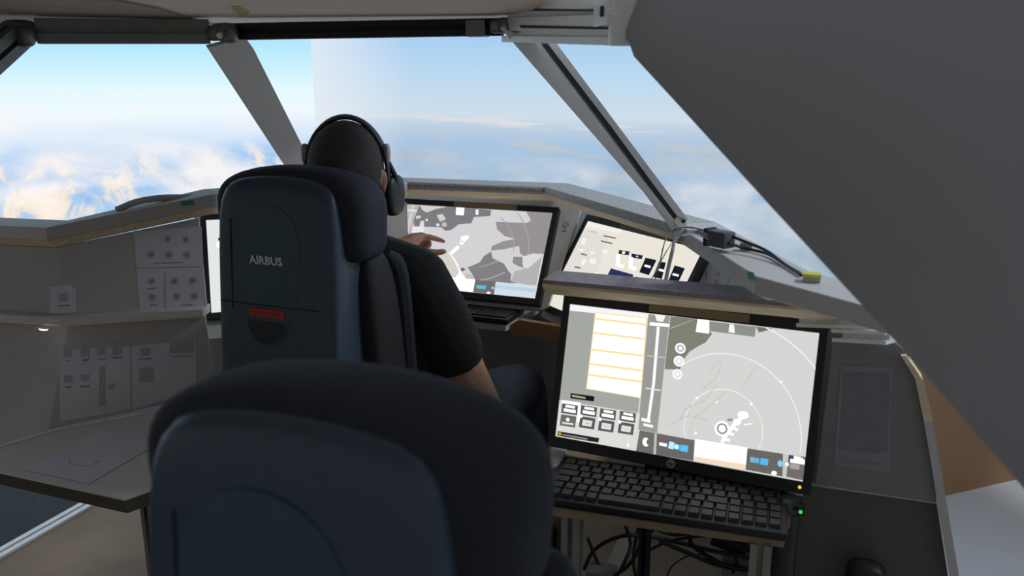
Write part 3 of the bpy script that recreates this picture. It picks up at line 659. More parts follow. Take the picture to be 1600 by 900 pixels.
# ---- angled monitor on the right
Y3 = lambda pts: [(840 + x / 5.327, 310 + y / 5.327) for x, y in pts]
Q3 = [(920, 340), (1100, 397), (1021, 552), (853, 470)]
mr = Mon(Q3, 'touch_monitor', 'angled monitor behind the wooden shelf showing cream page with navy buttons', .016, .018)
P = mr.poly
P(Q3, (229, 224, 212)); P(Y3([(425, 157), (710, 250), (690, 285), (400, 200)]), (236, 234, 228)); P(Y3([(400, 230), (600, 290), (470, 680), (160, 668)]), (221, 217, 211))
for q in ([(415, 240), (497, 262)], [(553, 292), (655, 320)], [(530, 336), (626, 364)], [(363, 436), (412, 452)], [(308, 545), (358, 558)]): mr.line(Y3(q), 1.8, (70, 64, 60))
for q in ([(380, 300), (410, 310), (390, 365), (365, 350)], [(545, 410), (600, 420), (560, 450), (540, 440)], [(440, 420), (485, 425), (470, 445), (440, 440)], [(370, 480), (410, 490), (385, 545), (365, 530)], [(440, 480), (490, 490), (480, 530), (430, 520)], [(470, 600), (512, 603), (505, 618), (475, 615)], [(340, 390), (390, 400), (380, 420), (335, 405)]): P(Y3(q), (242, 238, 228))
P(Y3([(680, 422), (768, 440), (760, 472), (676, 455)]), (34, 36, 66)); P(Y3([(785, 458), (878, 480), (868, 512), (780, 492)]), (34, 36, 66)); mr.circ(*Y3([(718, 447)])[0], 2.6, 2.2, (255, 255, 255)); P(Y3([(828, 475), (840, 492), (820, 492)]), (255, 255, 255))
for ox in (0, 105): P(Y3([(660 + ox, 455 + ox * .25), (690 + ox, 465 + ox * .25), (685 + ox, 540 + ox * .25), (725 + ox, 555 + ox * .25), (705 + ox, 582 + ox * .25), (650 + ox, 555 + ox * .25)]), (255, 253, 248), 1.1)
for q, c in (([(610, 575), (797, 640), (770, 722), (548, 698)], (44, 50, 98)), ([(900, 500), (992, 527), (925, 652), (845, 622)], (24, 27, 40)), ([(1012, 538), (1068, 552), (1032, 692), (957, 668)], (24, 27, 40)), ([(1140, 580), (1226, 610), (1160, 745), (1083, 716)], (24, 27, 40)), ([(822, 658), (912, 690), (880, 760), (780, 730)], (28, 30, 46)), ([(937, 700), (1040, 735), (1010, 800), (910, 770)], (28, 30, 46))): P(Y3(q), c)
for x, y in ((668, 672), (915, 575), (1028, 615), (1148, 662), (828, 718)): mr.line(Y3([(x - 25, y - 8), (x + 25, y + 8)]), 3.6, (252, 250, 246))
mr.finish()
mr.tape(-.09, .12, SH / 2 + .001, SH / 2 + .016, mat('grey_tape', (.10, .095, .10, 1), .7))

# ---- left monitor, mostly hidden by the seat
class MonP(Mon):
    def __init__(s, tl, ang, tilt, name, label):
        s.R = V((math.cos(ang), math.sin(ang), 0)); b = V((-s.R.y, s.R.x, 0)); s.U = (UP * math.cos(tilt) + b * math.sin(tilt)).normalized(); s.N = s.R.cross(s.U)
        s.c = tl + s.R * SW / 2 - s.U * SH / 2; s.inv = None; s.make(name, label, .014, .016)
    def pt(s, x, y, k): return s.c + s.R * (x - .5) * SW + s.U * (.5 - y) * SH - s.N * .0008 + s.N * .000012 * k
ml = MonP(att(322, 344, 2.36), math.radians(38), math.radians(31), 'touch_monitor', 'monitor mostly hidden behind the front seat on its left side')
ml.poly([(0, 0), (1, 0), (1, 1), (0, 1)], (222, 226, 224)); ml.poly([(.05, .25), (.14, .25), (.14, .31), (.05, .31)], (255, 255, 255), 1.1); ml.poly([(.06, .2), (.1, .2), (.1, .23), (.06, .23)], (30, 34, 50)); ml.poly([(.2, .1), (.9, .1), (.9, .8), (.2, .8)], (205, 208, 208))
ml.finish()

# ================================================================== INSTRUMENT PANELS around the monitors
def pxboard(name, pts, P0, N, th, m, label, cat='panel', group='instrument panel boards'):
    N = V(N).normalized(); o = obj(name, prism([hp(x, y, P0, N) for x, y in pts], -N * th), m, sm=False)
    return tag(o, label, cat, group)
pc = mc.c - mc.N * .020
pxboard('panel_board', [(470, 300), (560, 300), (876, 314), (908, 326), (856, 480), (846, 484), (470, 470)], pc, mc.N, .012, M['board2'], 'beige panel board around the monitor facing the pilot')
prr = mr.c - mr.N * .020
pxboard('panel_board', [(905, 322), (1050, 372), (1180, 436), (1165, 640), (1030, 600), (845, 494)], prr, mr.N, .012, M['board2'], 'grey panel board around the angled right monitor')
bl_ = ml.c - ml.N * .020
def lpt(a, b): return bl_ + ml.R * a + ml.U * b
tag(obj('panel_board', prism([lpt(-.27, .17), lpt(.33, .17), lpt(.30, -.2), lpt(-.27, -.2)], -ml.N * .012), M['board'], sm=False), 'grey panel board around the hidden left monitor', 'panel', 'instrument panel boards')
# printed knob between the monitors, paper on the right
nN = mc.N
def mark(pts, P0, N, lift): return prism([hp(x, y, P0, N) + N * lift for x, y in pts], N * .0004)
kn = thing('paper_sheet', hp(885, 360, pc, nN), 'small printed knob on the strip between centre and right monitor', 'paper')
obj('printed_symbol', prism([hp(885 + 4.5 * math.cos(a), 351 + 5 * math.sin(a), pc, nN) + nN * .001 for a in np.linspace(0, 6.28, 17)[:-1]], nN * .0004), M['ink'], kn, sm=False)
obj('printed_line', mark([(879, 359), (886, 360), (886, 362), (879, 361)], pc, nN, .001), M['inkd'], kn, sm=False)
kp = thing('paper_sheet', hp(1110, 450, prr, mr.N), 'bluish paper with faint drawings right of the angled monitor', 'paper')
obj('sheet', mark([(1105, 408), (1146, 421), (1130, 458), (1080, 452)], prr, mr.N, .001), M['paper'], kp, sm=False)
for q in ([(1102, 425), (1106, 422), (1106, 436), (1102, 436)], [(1120, 424), (1127, 426), (1124, 432), (1119, 430)], [(1118, 436), (1123, 438), (1120, 448), (1115, 446)]): obj('printed_symbol', mark(q, prr, mr.N, .0016), M['ink'], kp, sm=False)
# lower front wall under the panels
lw = [V((-1.45, 2.33, 0)), V((-.80, 2.33, 0)), V((-.36, 1.98, 0)), V((.0, 1.72, 0))]
lc = mc.c - mc.U * .17 - mc.N * .02
zf = lc.z - .02
for i, nm in ((0, 'dark grey lower front wall below the pilot keyboard'), (1, 'dark lower wall below the angled monitor'), (2, 'dark lower wall behind the front monitor')):
    struct(obj('wall_front', prism([lw[i], lw[i + 1], lw[i + 1] + V((0, 0, (zf, .76, .80)[i])), lw[i] + V((0, 0, (zf, .76, .80)[i]))], (0, .015, 0)), M['board'], sm=False), nm, 'wall')
struct(obj('wall_front', prism([V((-1.45, 2.33, 0)), V((-1.75, 1.9, 0)), V((-1.75, 1.9, .8)), V((-1.45, 2.33, .8))], (-.01, .015, 0)), M['board'], sm=False), 'dark lower wall left of the pilot legs', 'wall')
# wooden shelf lip and pilot keyboard
kz = zf + .005
KT = thing('keyboard_shelf', (-.95, 2.05, kz - .03), 'narrow board with an orange wood front below the centre monitor', 'shelf')
kf = [hz(x, y, kz) for x, y in ((690, 498), (790, 508), (846, 478), (690, 462))]
obj('shelf_board', prism(kf, (0, 0, -.018)), M['board'], KT, sm=False)
obj('wood_front', prism([hy(x, y, 2.12) for x, y in ((793, 510), (812, 500), (884, 512), (884, 531), (800, 524))], (0, .02, 0)), M['orange'], KT, sm=False)
def keyboard(name, c, xd, yd, W_, D_, label, cols, rows, individual=True):
    xd, yd = V(xd).normalized(), V(yd).normalized(); zd = xd.cross(yd)
    t = thing(name, c, label, 'keyboard')
    obj('case', bevel(box(c + zd * .008, xd * W_, yd * D_, zd * .016), .004), M['black'], t)
    unit = (W_ - .02) / cols; kd = (D_ - .030) / rows; me = {}
    allbm = NB()
    for r in range(rows):
        x = 0; off = 0
        widths = []
        while x < cols - .01:
            wd = 1.0
            if individual:
                if r == rows - 1 and abs(x - 4) < .3: wd = 5.0
                elif r in (1, 2, 3) and x == 0: wd = {1: 1.5, 2: 1.75, 3: 1.25}[r]
                elif r == 3 and 11.5 < x < 12.6: wd = 1.75
            wd = min(wd, cols - x); widths.append((x, wd)); x += wd
        for x, wd in widths:
            if wd < .4: continue
            p = c + xd * (-W_ / 2 + .01 + (x + wd / 2) * unit) + yd * (D_ / 2 - .018 - (r + .5) * kd) + zd * .016
            if individual:
                k = round(wd, 2)
                if k not in me:
                    bm = NB(); a, b = wd * unit / 2 - .0012, kd / 2 - .0012; h = .0065; s_ = .0018
                    lo = [bm.verts.new(xd * sx * a + yd * sy_ * b) for sx, sy_ in ((-1, -1), (1, -1), (1, 1), (-1, 1))]
                    hi = [bm.verts.new(xd * sx * (a - s_) + yd * sy_ * (b - s_) + zd * h) for sx, sy_ in ((-1, -1), (1, -1), (1, 1), (-1, 1))]
                    bm.faces.new(hi); bm.faces.new(lo[::-1])
                    for i in range(4): bm.faces.new((lo[i], lo[(i + 1) % 4], hi[(i + 1) % 4], hi[i]))
                    m_ = bpy.data.meshes.new('key'); bm.to_mesh(m_); bm.free(); m_.materials.append(M['key']); me[k] = m_
                o = link('key', me[k], t); o.location = p - c
            else: box(p + zd * .002, xd * (wd * unit - .002), yd * (kd - .002), zd * .004, allbm)
    if individual: allbm.free()
    else: o = obj('keys', allbm, M['key'], t, sm=False); o['kind'] = 'stuff'
    return t
kc = [hz(x, y, kz + .016) for x, y in ((735, 468), (822, 476), (790, 506), (742, 500))]
kc0 = (kc[1] + kc[2]) / 2
keyboard('keyboard', V((kc0.x - .215, kc0.y, kz + .001)), (1, .0, 0), (0, 1, .0), .43, .135, 'small dark keyboard under the centre monitor behind the arm', 18, 6, False)

# ================================================================== FRONT WORKSTATION
zk = .66
k1 = [hz(x, y, zk + .022) for x, y in ((876, 706), (1238, 756), (1224, 830), (852, 772))]
kcen = sum(k1, V()) / 4
yk = ((k1[0] + k1[1]) - (k1[2] + k1[3])).normalized(); xk = ((k1[1] + k1[2]) - (k1[0] + k1[3])).normalized(); xk = (xk - yk * xk.dot(yk)).normalized()
Wk = ((k1[1] - k1[0]).length + (k1[2] - k1[3]).length) / 2; Dk = ((k1[0] - k1[3]).length + (k1[1] - k1[2]).length) / 2
keyboard('keyboard', V((kcen.x, kcen.y, zk)), xk, yk, Wk, Dk, 'full-size black keyboard on the tray under the front monitor', 18, 6, True)
kb = thing('keyboard_tray', V((kcen.x, kcen.y, 0)), 'keyboard tray on aluminium legs under the front monitor', 'tray')
tr = [hz(x, y, zk - .001) for x, y in ((838, 786), (1226, 838), (1252, 752), (860, 690))]
obj('tray_board', prism(tr, (0, 0, -.016)), M['brown'], kb, sm=False)
obj('front_lip', box((tr[0] + tr[1]) / 2 - V((0, 0, .010)), tr[1] - tr[0], V((0, .006, 0)), UP * .019), M['tape'], kb, sm=False)
for px, py in ((895, 810), (1190, 850)):
    q = hy(px, py, tr[0].y + .045)
    obj('leg', tslot(V((q.x, q.y, zk - .018)), V((q.x, q.y, 0)), V((1, 0, 0)), .034, .034), mat('dull_aluminium', (.34, .33, .30, 1), .45, .3), kb)
q0 = hy(1008, 830, tr[0].y + .09)
obj('centre_post', tslot(V((q0.x, q0.y, zk - .018)), V((q0.x, q0.y, 0)), V((1, 0, 0)), .02, .02), M['slot'], kb)
# paper-white corner piece left of the keyboard, pale clip right of it
tag(obj('corner_plate', prism([hz(x, y, zk + .0) for x, y in ((862, 703), (886, 705), (872, 732), (858, 738))], (0, 0, .006)), M['board2'], sm=False), 'pale grey plate at the left end of the keyboard tray', 'plate')
# wooden shelf above the monitor
wsF = [hy(848, 456, 1.50), hy(1303, 502, 1.50)]
zt = (wsF[0].z + wsF[1].z) / 2
ws = thing('monitor_shelf', V((-.25, 1.53, zt)), 'shelf board with grey felt top and wooden front over the front monitor', 'shelf')
x0, x1 = wsF[0].x, wsF[1].x
obj('wood_board', prism([(x0, 1.497, zt + .013), (x0, 1.522, zt - .008), (x0, 1.585, zt - .002), (x0, 1.585, zt + .018), (x0, 1.497, zt + .018)], (x1 - x0, 0, 0)), M['wood'], ws, sm=False)
obj('felt_top', abox(x0 + .018, x1 - .05, 1.4985, 1.583, zt + .0185, zt + .026), M['feltp'], ws, sm=False)
obj('end_tape', abox(x0, x0 + .0175, 1.499, 1.583, zt + .0185, zt + .0255), M['tape'], ws, sm=False)
obj('end_tape', abox(x1 - .0495, x1, 1.499, 1.583, zt + .0185, zt + .0255), M['tape'], ws, sm=False)
for sx in (x0 + .08, x1 - .14):
    obj('bracket', abox(sx - .01, sx + .01, 1.586, 1.60, zt - .34, zt + .015), M['aludark'], ws, sm=False)
# aluminium bars to the right of the shelf
for k, (a, b, c, lab) in enumerate((((1250, 499), (1372, 502), .028, 'upper short aluminium bar right of the wooden shelf'), ((1308, 522), (1392, 526), .028, 'lower short aluminium bar above the dark side panel'))):
    p0, p1 = hy(*a, 1.56 - .03 * k), hy(*b, 1.50 - .03 * k)
    th = thing('aluminium_bar', (p0 + p1) / 2 - V((0, 0, .015)), lab, 'bar', 'aluminium bars')
    obj('profile', tslot(p0, p1, UP, c * .8, .03, 1, 0), M['alu'], th)
# side panel with paper
YP = 1.52
pn = V((0, -1, 0)); Pp = V((0, YP, 0))
sp_ = thing('console_board', V((.1, YP, 0)), 'dark grey side panel right of the front monitor', 'panel')
ytop = lambda pts, y: [hy(a, b, y) for a, b in pts]
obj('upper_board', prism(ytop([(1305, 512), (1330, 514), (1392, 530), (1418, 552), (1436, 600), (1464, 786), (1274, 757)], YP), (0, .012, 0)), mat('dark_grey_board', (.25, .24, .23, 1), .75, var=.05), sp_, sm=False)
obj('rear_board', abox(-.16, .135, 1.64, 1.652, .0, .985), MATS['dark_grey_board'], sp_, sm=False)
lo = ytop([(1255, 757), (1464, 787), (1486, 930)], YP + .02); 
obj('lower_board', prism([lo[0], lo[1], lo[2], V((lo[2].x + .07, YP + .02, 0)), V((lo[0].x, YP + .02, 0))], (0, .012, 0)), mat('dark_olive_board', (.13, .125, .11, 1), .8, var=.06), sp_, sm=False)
ed = ytop([(1408, 556), (1430, 592), (1444, 660), (1466, 790), (1488, 925)], YP - .012)
ed2 = ytop([(1416, 556), (1442, 594), (1458, 660), (1480, 790), (1503, 925)], YP - .012)
for i in range(4): obj('edge_strip', prism([ed[i], ed2[i], ed2[i + 1], ed[i + 1]], (0, .030, 0)), M['wood'] if i < 2 else M['board2'], sp_, sm=False)
psd = thing('paper_sheet', hy(1355, 740, YP), 'grey paper sheet taped to the dark panel beside the front monitor', 'paper')
obj('sheet', prism(ytop([(1314, 572), (1396, 574), (1390, 740), (1303, 727)], YP - .001), (0, .0006, 0)), mat('grey_paper', (.29, .29, .305, 1), .8), psd, sm=False)
obj('printed_line', prism(ytop([(1313, 718), (1377, 724), (1377, 727), (1313, 721)], YP - .0018), (0, .0004, 0)), M['inkd'], psd, sm=False)
obj('printed_panel', prism(ytop([(1320, 582), (1390, 584), (1386, 708), (1312, 704)], YP - .0018), (0, .0004, 0)), mat('grey_print', (.23, .23, .25, 1), .8), psd, sm=False)
# black round knob on the lower panel
kp0 = hy(1352, 885, YP)
jk = thing('joystick_cap', kp0 - V((0, .03, .1)), 'black rounded handle in front of the lower side panel', 'handle')
obj('body', sbox(kp0 + V((0, -.035, -.018)), (.034, .03, .045), 4, 8), M['black'], jk)
obj('face_disc', cyl(kp0 + V((.012, -.062, .002)), kp0 + V((.014, -.068, .003)), .017, 20), mat('dark_grey_disc', (.05, .055, .05, 1), .4), jk)
obj('stem', cyl(kp0 + V((0, -.03, -.06)), V((kp0.x, kp0.y - .03, 0)), .018, 16), M['black'], jk)
# computer unit standing beside the tray
cu = hy(1240, 790, 1.50)
ct = thing('computer_tower', V((cu.x, 1.53, 0)), 'slim dark computer box with a green light beside the keyboard', 'computer')
obj('case', bevel(abox(cu.x - .028, cu.x + .012, 1.44, 1.515, .0, cu.z + .01), .012, 3), mat('dark_blue_grey_plastic', (.03, .036, .04, 1), .4), ct)
obj('top_cap', sbox(V((cu.x - .008, 1.475, cu.z + .005)), (.018, .03, .025), 3, 6), mat('slate_plastic', (.06, .075, .085, 1), .35), ct)
gp = hy(1251, 800, 1.436); obj('green_light', sbox(gp, (.0035, .002, .0035), 2, 4), emit((60, 220, 90), 1.0), ct)
obj('light_base', box(gp + V((0, .012, 0)), (.012, 0, 0), (0, .02, 0), (0, 0, .014)), M['slot'], ct)
pc_ = hy(1245, 765, 1.50); tag(obj('cable_clip', bevel(box(pc_, (.024, 0, 0), (0, .02, 0), (0, 0, .013)), .002), M['board2']), 'pale plastic clip under the right corner of the front monitor', 'clip')

# back board and tangle of cables under the tray
struct(obj('wall_service', abox(-.50, .02, 1.72, 1.735, 0, .62), mat('beige_service_board', (.50, .46, .38, 1), .8, var=.05), sm=False), 'beige board behind the cable tangle under the keyboard', 'wall')
def cab(pts, r, label, y=1.62, m=None, group='cables tangled under the keyboard tray'):
    P_ = []
    for i, p in enumerate(pts): P_.append(hy(p[0], p[1], y + (p[2] if len(p) > 2 else .015 * math.sin(i * 2.1))))
    return tag(obj('cable', tube(spline(P_, 6), r, 7), m or M['cable']), label, 'cable', group)
TG = 'black cable looping in the tangle under the keyboard tray'
cab([(912, 890), (930, 858), (970, 838), (1010, 838), (1060, 848), (1110, 860), (1170, 872)], .0045, TG)
cab([(918, 840), (935, 880), (955, 900), (985, 880), (1005, 845), (1025, 822)], .004, TG, 1.60)
cab([(1015, 822), (1050, 835), (1080, 832), (1110, 826), (1150, 835), (1170, 850)], .004, TG, 1.63)
cab([(1010, 862), (1040, 848), (1075, 840), (1120, 838), (1145, 850), (1150, 880), (1140, 905)], .0035, TG, 1.65)
cab([(1075, 832), (1082, 852), (1110, 872), (1140, 886), (1172, 890)], .005, TG, 1.61)
cab([(1030, 845), (1070, 862), (1120, 882), (1175, 892)], .005, TG, 1.64)
cab([(975, 815), (985, 850), (975, 880), (960, 905)], .004, TG, 1.59)
cab([(1000, 815), (992, 850), (990, 880), (995, 910)], .004, TG, 1.66)
cab([(1040, 905), (1050, 885), (1072, 870), (1095, 866)], .0018, 'thin cable curling up in front of the beige service board', 1.66, group=None)
cab([(1200, 850), (1222, 842), (1236, 838)], .004, 'short black cable bundle right of the tray leg', 1.58, group='short cables right of the tray leg')
cab([(1200, 872), (1222, 870), (1238, 868)], .003, 'short black cable bundle right of the tray leg', 1.58, group='short cables right of the tray leg')
cab([(1200, 890), (1220, 882), (1238, 872)], .0045, 'short black cable bundle right of the tray leg', 1.58, group='short cables right of the tray leg')
pb_ = hy(1140, 848, 1.64); pbt = thing('power_brick', pb_ - V((0, 0, .02)), 'black power adapter hanging among the cables', 'adapter')
obj('body', bevel(box(pb_, V((.07, 0, -.015)), (0, .03, 0), V((.008, 0, .026))), .004), M['black'], pbt); obj('plug', cyl(pb_ + V((.03, 0, 0)), pb_ + V((.05, 0, -.012)), .007, 10), M['black'], pbt)
br = [hy(x, y, 1.67) for x, y in ((966, 842), (988, 842), (967, 892), (942, 892))]
tag(obj('metal_brace', prism(br, (0, .004, 0)), M['alu'], sm=False), 'slanted bright metal brace behind the cables', 'brace')
# dark feet region at the bottom
tag(obj('socket_strip', bevel(box(hy(940, 897, 1.60), (.06, 0, 0), (0, .05, 0), (0, 0, .03)), .004), M['aludark']), 'dark socket strip at the bottom of the cable tangle', 'socket strip')

# ================================================================== CABLES ON THE RIGHT LEDGE
def lcab(pts, r, label, m, flat=1, group='cables on the right ledge'):
    return tag(obj('cable', tube(spline(pts, 8), r, 8, flat=flat), m), label, 'cable', group)
n4 = mr.N
def onm(x, y, off): return hp(x, y, mr.c + mr.N * off, mr.N)
ad = hz(1126, 373, ZL + .022)
adt = thing('cable_adapter', V((ad.x, ad.y, ZL)), 'dark grey cable adapter lying on the right ledge', 'adapter')
da = (hz(1142, 376, ZL + .02) - hz(1108, 369, ZL + .02)).normalized()
obj('body', bevel(box(ad, da * .045, da.cross(UP) * .03, UP * .03), .004), mat('slate_adapter', (.09, .10, .105, 1), .5), adt)
obj('collar', bevel(box(ad - da * .026, da * .010, da.cross(UP) * .028, UP * .034), .003), M['black'], adt)
lcab([onm(1037, 462, .05), onm(1042, 430, .05), onm(1050, 395, .05), onm(1054, 378, .06), hz(1066, 364, ZL + .04), hz(1085, 362, ZL + .03), hz(1108, 370, ZL + .024)], .0062, 'flat grey cable hanging down in front of the angled monitor', M['greyc'], .55)
lcab([onm(1018, 455, .03), onm(1030, 415, .03), onm(1038, 380, .04), hz(1050, 362, ZL + .045), hz(1075, 355, ZL + .04), hz(1108, 362, ZL + .028)], .0016, 'thin dark cable left of the flat grey cable', M['cable'])
lcab([onm(1008, 455, .035), onm(1024, 425, .035), onm(1040, 395, .04), onm(1050, 380, .055), hz(1060, 370, ZL + .035), hz(1085, 366, ZL + .03), hz(1108, 374, ZL + .02)], .0013, 'thinnest grey cable crossing the cream monitor page', M['greyc'])
lcab([ad + da * .02 + V((0, .006, .008)), hz(1170, 380, ZL + .02), hz(1198, 392, ZL + .014), hz(1225, 412, ZL + .005), hz(1250, 427, ZL + .005)], .0028, 'upper thin black cable leaving the adapter', M['cable'])
lcab([ad + da * .02 + V((0, -.008, -.004)), hz(1165, 388, ZL + .006), hz(1200, 397, ZL + .005), hz(1228, 414, ZL + .004), hz(1252, 430, ZL + .004)], .0028, 'lower thin black cable leaving the adapter', M['cable'])
cl_ = hz(1162, 376, ZL + .02); 
tag(obj('connector_block', bevel(box(V((cl_.x, cl_.y, ZL + .0125)) + V((.004, .012, -.004)), (.022, 0, 0), (0, .014, 0), (0, 0, .013)), .002), mat('pale_connector', (.4, .42, .42, 1), .5)), 'pale connector block behind the cable adapter', 'connector')
yb = hz(1268, 437, ZL + .005); yt = thing('yellow_box', V((yb.x, yb.y, ZL)), 'small grey box with a yellow lid at the end of the right ledge', 'box')
obj('body', box(V((yb.x, yb.y + .01, ZL + .0045)), (.026, 0, 0), (0, .02, 0), (0, 0, .008)), M['board'], yt, sm=False); obj('lid', box(V((yb.x, yb.y + .01, ZL + .011)), (.028, 0, 0), (0, .022, 0), (0, 0, .0045)), M['yellow'], yt, sm=False)

# ================================================================== SEATS
def seat(X, Yb, dz, label, lettering):
    t = thing('cockpit_seat', (X, Yb + .3, 0), label, 'seat', 'cockpit seats')
    o = V((X, Yb, dz))
    tilt = lambda z: (1.207 - z) * -.20 * max(0, min(1, (z - .70) / .25)) if z < 1.207 else 0
    def shape(p):
        z = p.z; k = (z + .37) / .74            # 0 bottom .. 1 top
        wx = 1.05 - .06 * k
        y = p.y - (.055 * (1 - k) if p.y < 0 else 0)
        if z > 0: z -= .9 * p.x * p.x * k
        return (p.x * wx, y, z)
    obj('back_shell', sbox(o + V((-.009, .062, .852)), (.140, .062, .372), 9, 14, shape), M['shell'], t, ang=60)
    yb = lambda z: o.y - .0005 - .055 * (1 - (z - o.z - .475) / .74)
    # arched cover plate on the shell with seams
    pts = []; o = o + V((-.012, 0, 0))
    for a in np.linspace(0, math.pi, 13): pts.append((-.014 + .078 * math.cos(a), 1.10 + .072 * math.sin(a)))
    pts += [(-.088, .980), (.056, .980)]
    obj('cover_plate', prism([V((o.x + x, yb(o.z + z) - .0005, o.z + z)) for x, z in pts], (0, .004, 0)), M['shell2'], t, ang=20)
    obj('seam', tube([V((o.x + x, yb(o.z + z) - .0004, o.z + z)) for x, z in ((-.125, .974), (-.05, .973), (.06, .973), (.105, .973))], .0012, 6), M['pad'], t)
    obj('seam', tube([V((o.x - .096, yb(o.z + z), o.z + z)) for z in (1.14, 1.05, .96)], .001, 6), M['pad'], t)
    if lettering:
        me = text_mesh('AIRBUS', .0235, .0006, .0004); z = o.z + 1.062
        me.transform(Matrix.Translation((o.x - .012, yb(z) - .0022, z)) @ Matrix.Rotation(math.radians(90 + 4), 4, 'X'))
        me.transform(Matrix.Translation(-root_loc(t))); me.materials.append(M['white']); q = link('lettering', me, t); q['label'] = 'white capital lettering'
        z = o.z + .958
        rl_ = obj('red_label', bevel(box(V((o.x - .014, yb(z) - .001, z)), (.082, 0, 0), (0, .003, 0), (0, 0, .016)), .001, 1), M['red'], t); rl_['label'] = 'red warning label'
        bm = NB()
        for k in range(9):
            ww = random.uniform(.003, .006); box(V((o.x - .046 + k * .0075, yb(z) - .0028, z + random.uniform(-.001, .001))), (ww, 0, 0), (0, .0005, 0), (0, 0, .006), bm)
        lpo = obj('label_print', bm, M['redtxt'], rl_, sm=False); lpo['kind'] = 'stuff'
    # finger recess: dark half disc with a raised rim
    zc = o.z + .941
    half = [V((o.x - .014 + .047 * math.cos(a), 0, zc + .047 * math.sin(a))) for a in np.linspace(math.pi, 2 * math.pi, 17)]
    for p in half: p.y = yb(p.z) - .0006
    hr = obj('finger_recess', prism(half, (0, .004, 0)), mat('dark_recess', (.012, .018, .02, 1), .6), t, sm=False)
    obj('rim', tube(half, .0024, 8), M['shell'], hr)
    o = V((X, Yb, dz))
    # headrest wrapped round the top of the shell
    def hd(p):
        z = p.z
        k = (p.z + .08) / .16
        return (p.x * (1.0 - .05 * (1 - k)), p.y - .15 * p.x * p.x, z - .75 * p.x * p.x - (.0 if p.y < 0 else .1 * p.y))
    obj('headrest', sbox(o + V((-.004, .090, 1.150)), (.180, .072, .089), 4.2, 14, hd), M['pad'], t, ang=180)
    obj('headrest_stem', abox(o.x - .05, o.x + .05, o.y + .08, o.y + .11, o.z + .98, o.z + 1.1), M['black'], t)
    # backrest with side bolsters
    obj('backrest', sbox(o + V((.0, .130, .80)), (.150, .045, .30), 5, 12, lambda p: (p.x * (1 + .06 * (-p.z / .3)), p.y, p.z)), M['padblk'], t, ang=180)
    for s in (-1, 1):
        obj('side_bolster', sbox(o + V((s * .142, .135, .785)), (.034, .060, .285), 3.5, 10, lambda p: (p.x + s * .012 * (-p.z / .3), p.y + .02 * (-p.z / .3), p.z)), M['padblk'], t, ang=180)
        obj('bolster_edge', tube(spline([o + V((s * .140, .165, 1.055)), o + V((s * .158, .188, 1.0)), o + V((s * .165, .200, .80)), o + V((s * .172, .215, .55))], 6), [.012, .015, .018] + [.02] * 16, 10), M['pad'], t)
    obj('seat_cushion', sbox(o + V((0, .40, .43)), (.235, .24, .055), 5, 10), M['pad'], t, ang=180)
    obj('seat_pan', abox(o.x - .21, o.x + .21, o.y + .14, o.y + .58, o.z + .33, o.z + .37), M['aludark'], t)
    obj('pedestal', sbox(V((o.x, o.y + .34, .16)), (.09, .12, .155), 6, 6), M['black'], t)
    obj('base_plate', bevel(abox(o.x - .2, o.x + .2, o.y + .1, o.y + .6, .002, .03), .005), M['aludark'], t)
    return t
seat(-1.004, 1.35, 0.0, 'blue-grey cockpit seat with white lettering, the pilot sits in it', True)
seat(-.366, .482, -.060, 'empty dark seat in the foreground, seen from behind', False)

# ================================================================== PERSON
HX, HY, HZ = -1.016, 1.625, 1.200
pe = thing('person', (-.98, 1.7, 0), 'person in black t-shirt and headset sitting in front seat and touching the screen', 'person')
turn = Matrix.Rotation(math.radians(20), 3, 'Z')
def H(x, y, z): return V((HX, HY, HZ)) + turn @ V((x, y, z))
bm = NB()
def ell(c, r, mrot=None):
    mm = Matrix.Translation(c) @ (turn.to_4x4()) @ Matrix.Diagonal((*r, 1)); bmesh.ops.create_icosphere(bm, subdivisions=3, radius=1, matrix=mm)
ell(H(0, -.012, .018), (.083, .098, .100)); ell(H(0, .02, -.035), (.068, .078, .092)); ell(H(0, .055, -.075), (.042, .04, .038))
ell(H(0, .098, -.02), (.013, .022, .026)); ell(H(0, .085, -.062), (.024, .018, .012)); ell(H(0, .075, .018), (.05, .025, .02))
for s in (-1, 1): ell(H(s * .030, .082, .002), (.013, .012, .010)); ell(H(s * .081, -.002, -.02), (.009, .019, .031)); ell(H(s * .086, -.012, -.008), (.006, .010, .016))
SL, SR = V((-1.155, 1.65, .982)), V((-.855, 1.635, .972))
NE = V((-1.0, 1.635, 1.03))
limb(bm, [H(0, -.02, -.05), NE], [.055, .058])
limb(bm, [V((-1.0, 1.67, .52)), V((-1.0, 1.68, .66)), V((-1.0, 1.67, .84)), V((-1.0, 1.655, .94))], [.125, .115, .12, .105])
limb(bm, [SL, V((-1.0, 1.64, .985)), SR], [.056, .070, .056])
for s in (-1, 1): limb(bm, [V((-1.0 + s * .06, 1.665, .88)), V((-1.0 + s * .055, 1.68, .6))], [.11, .105])
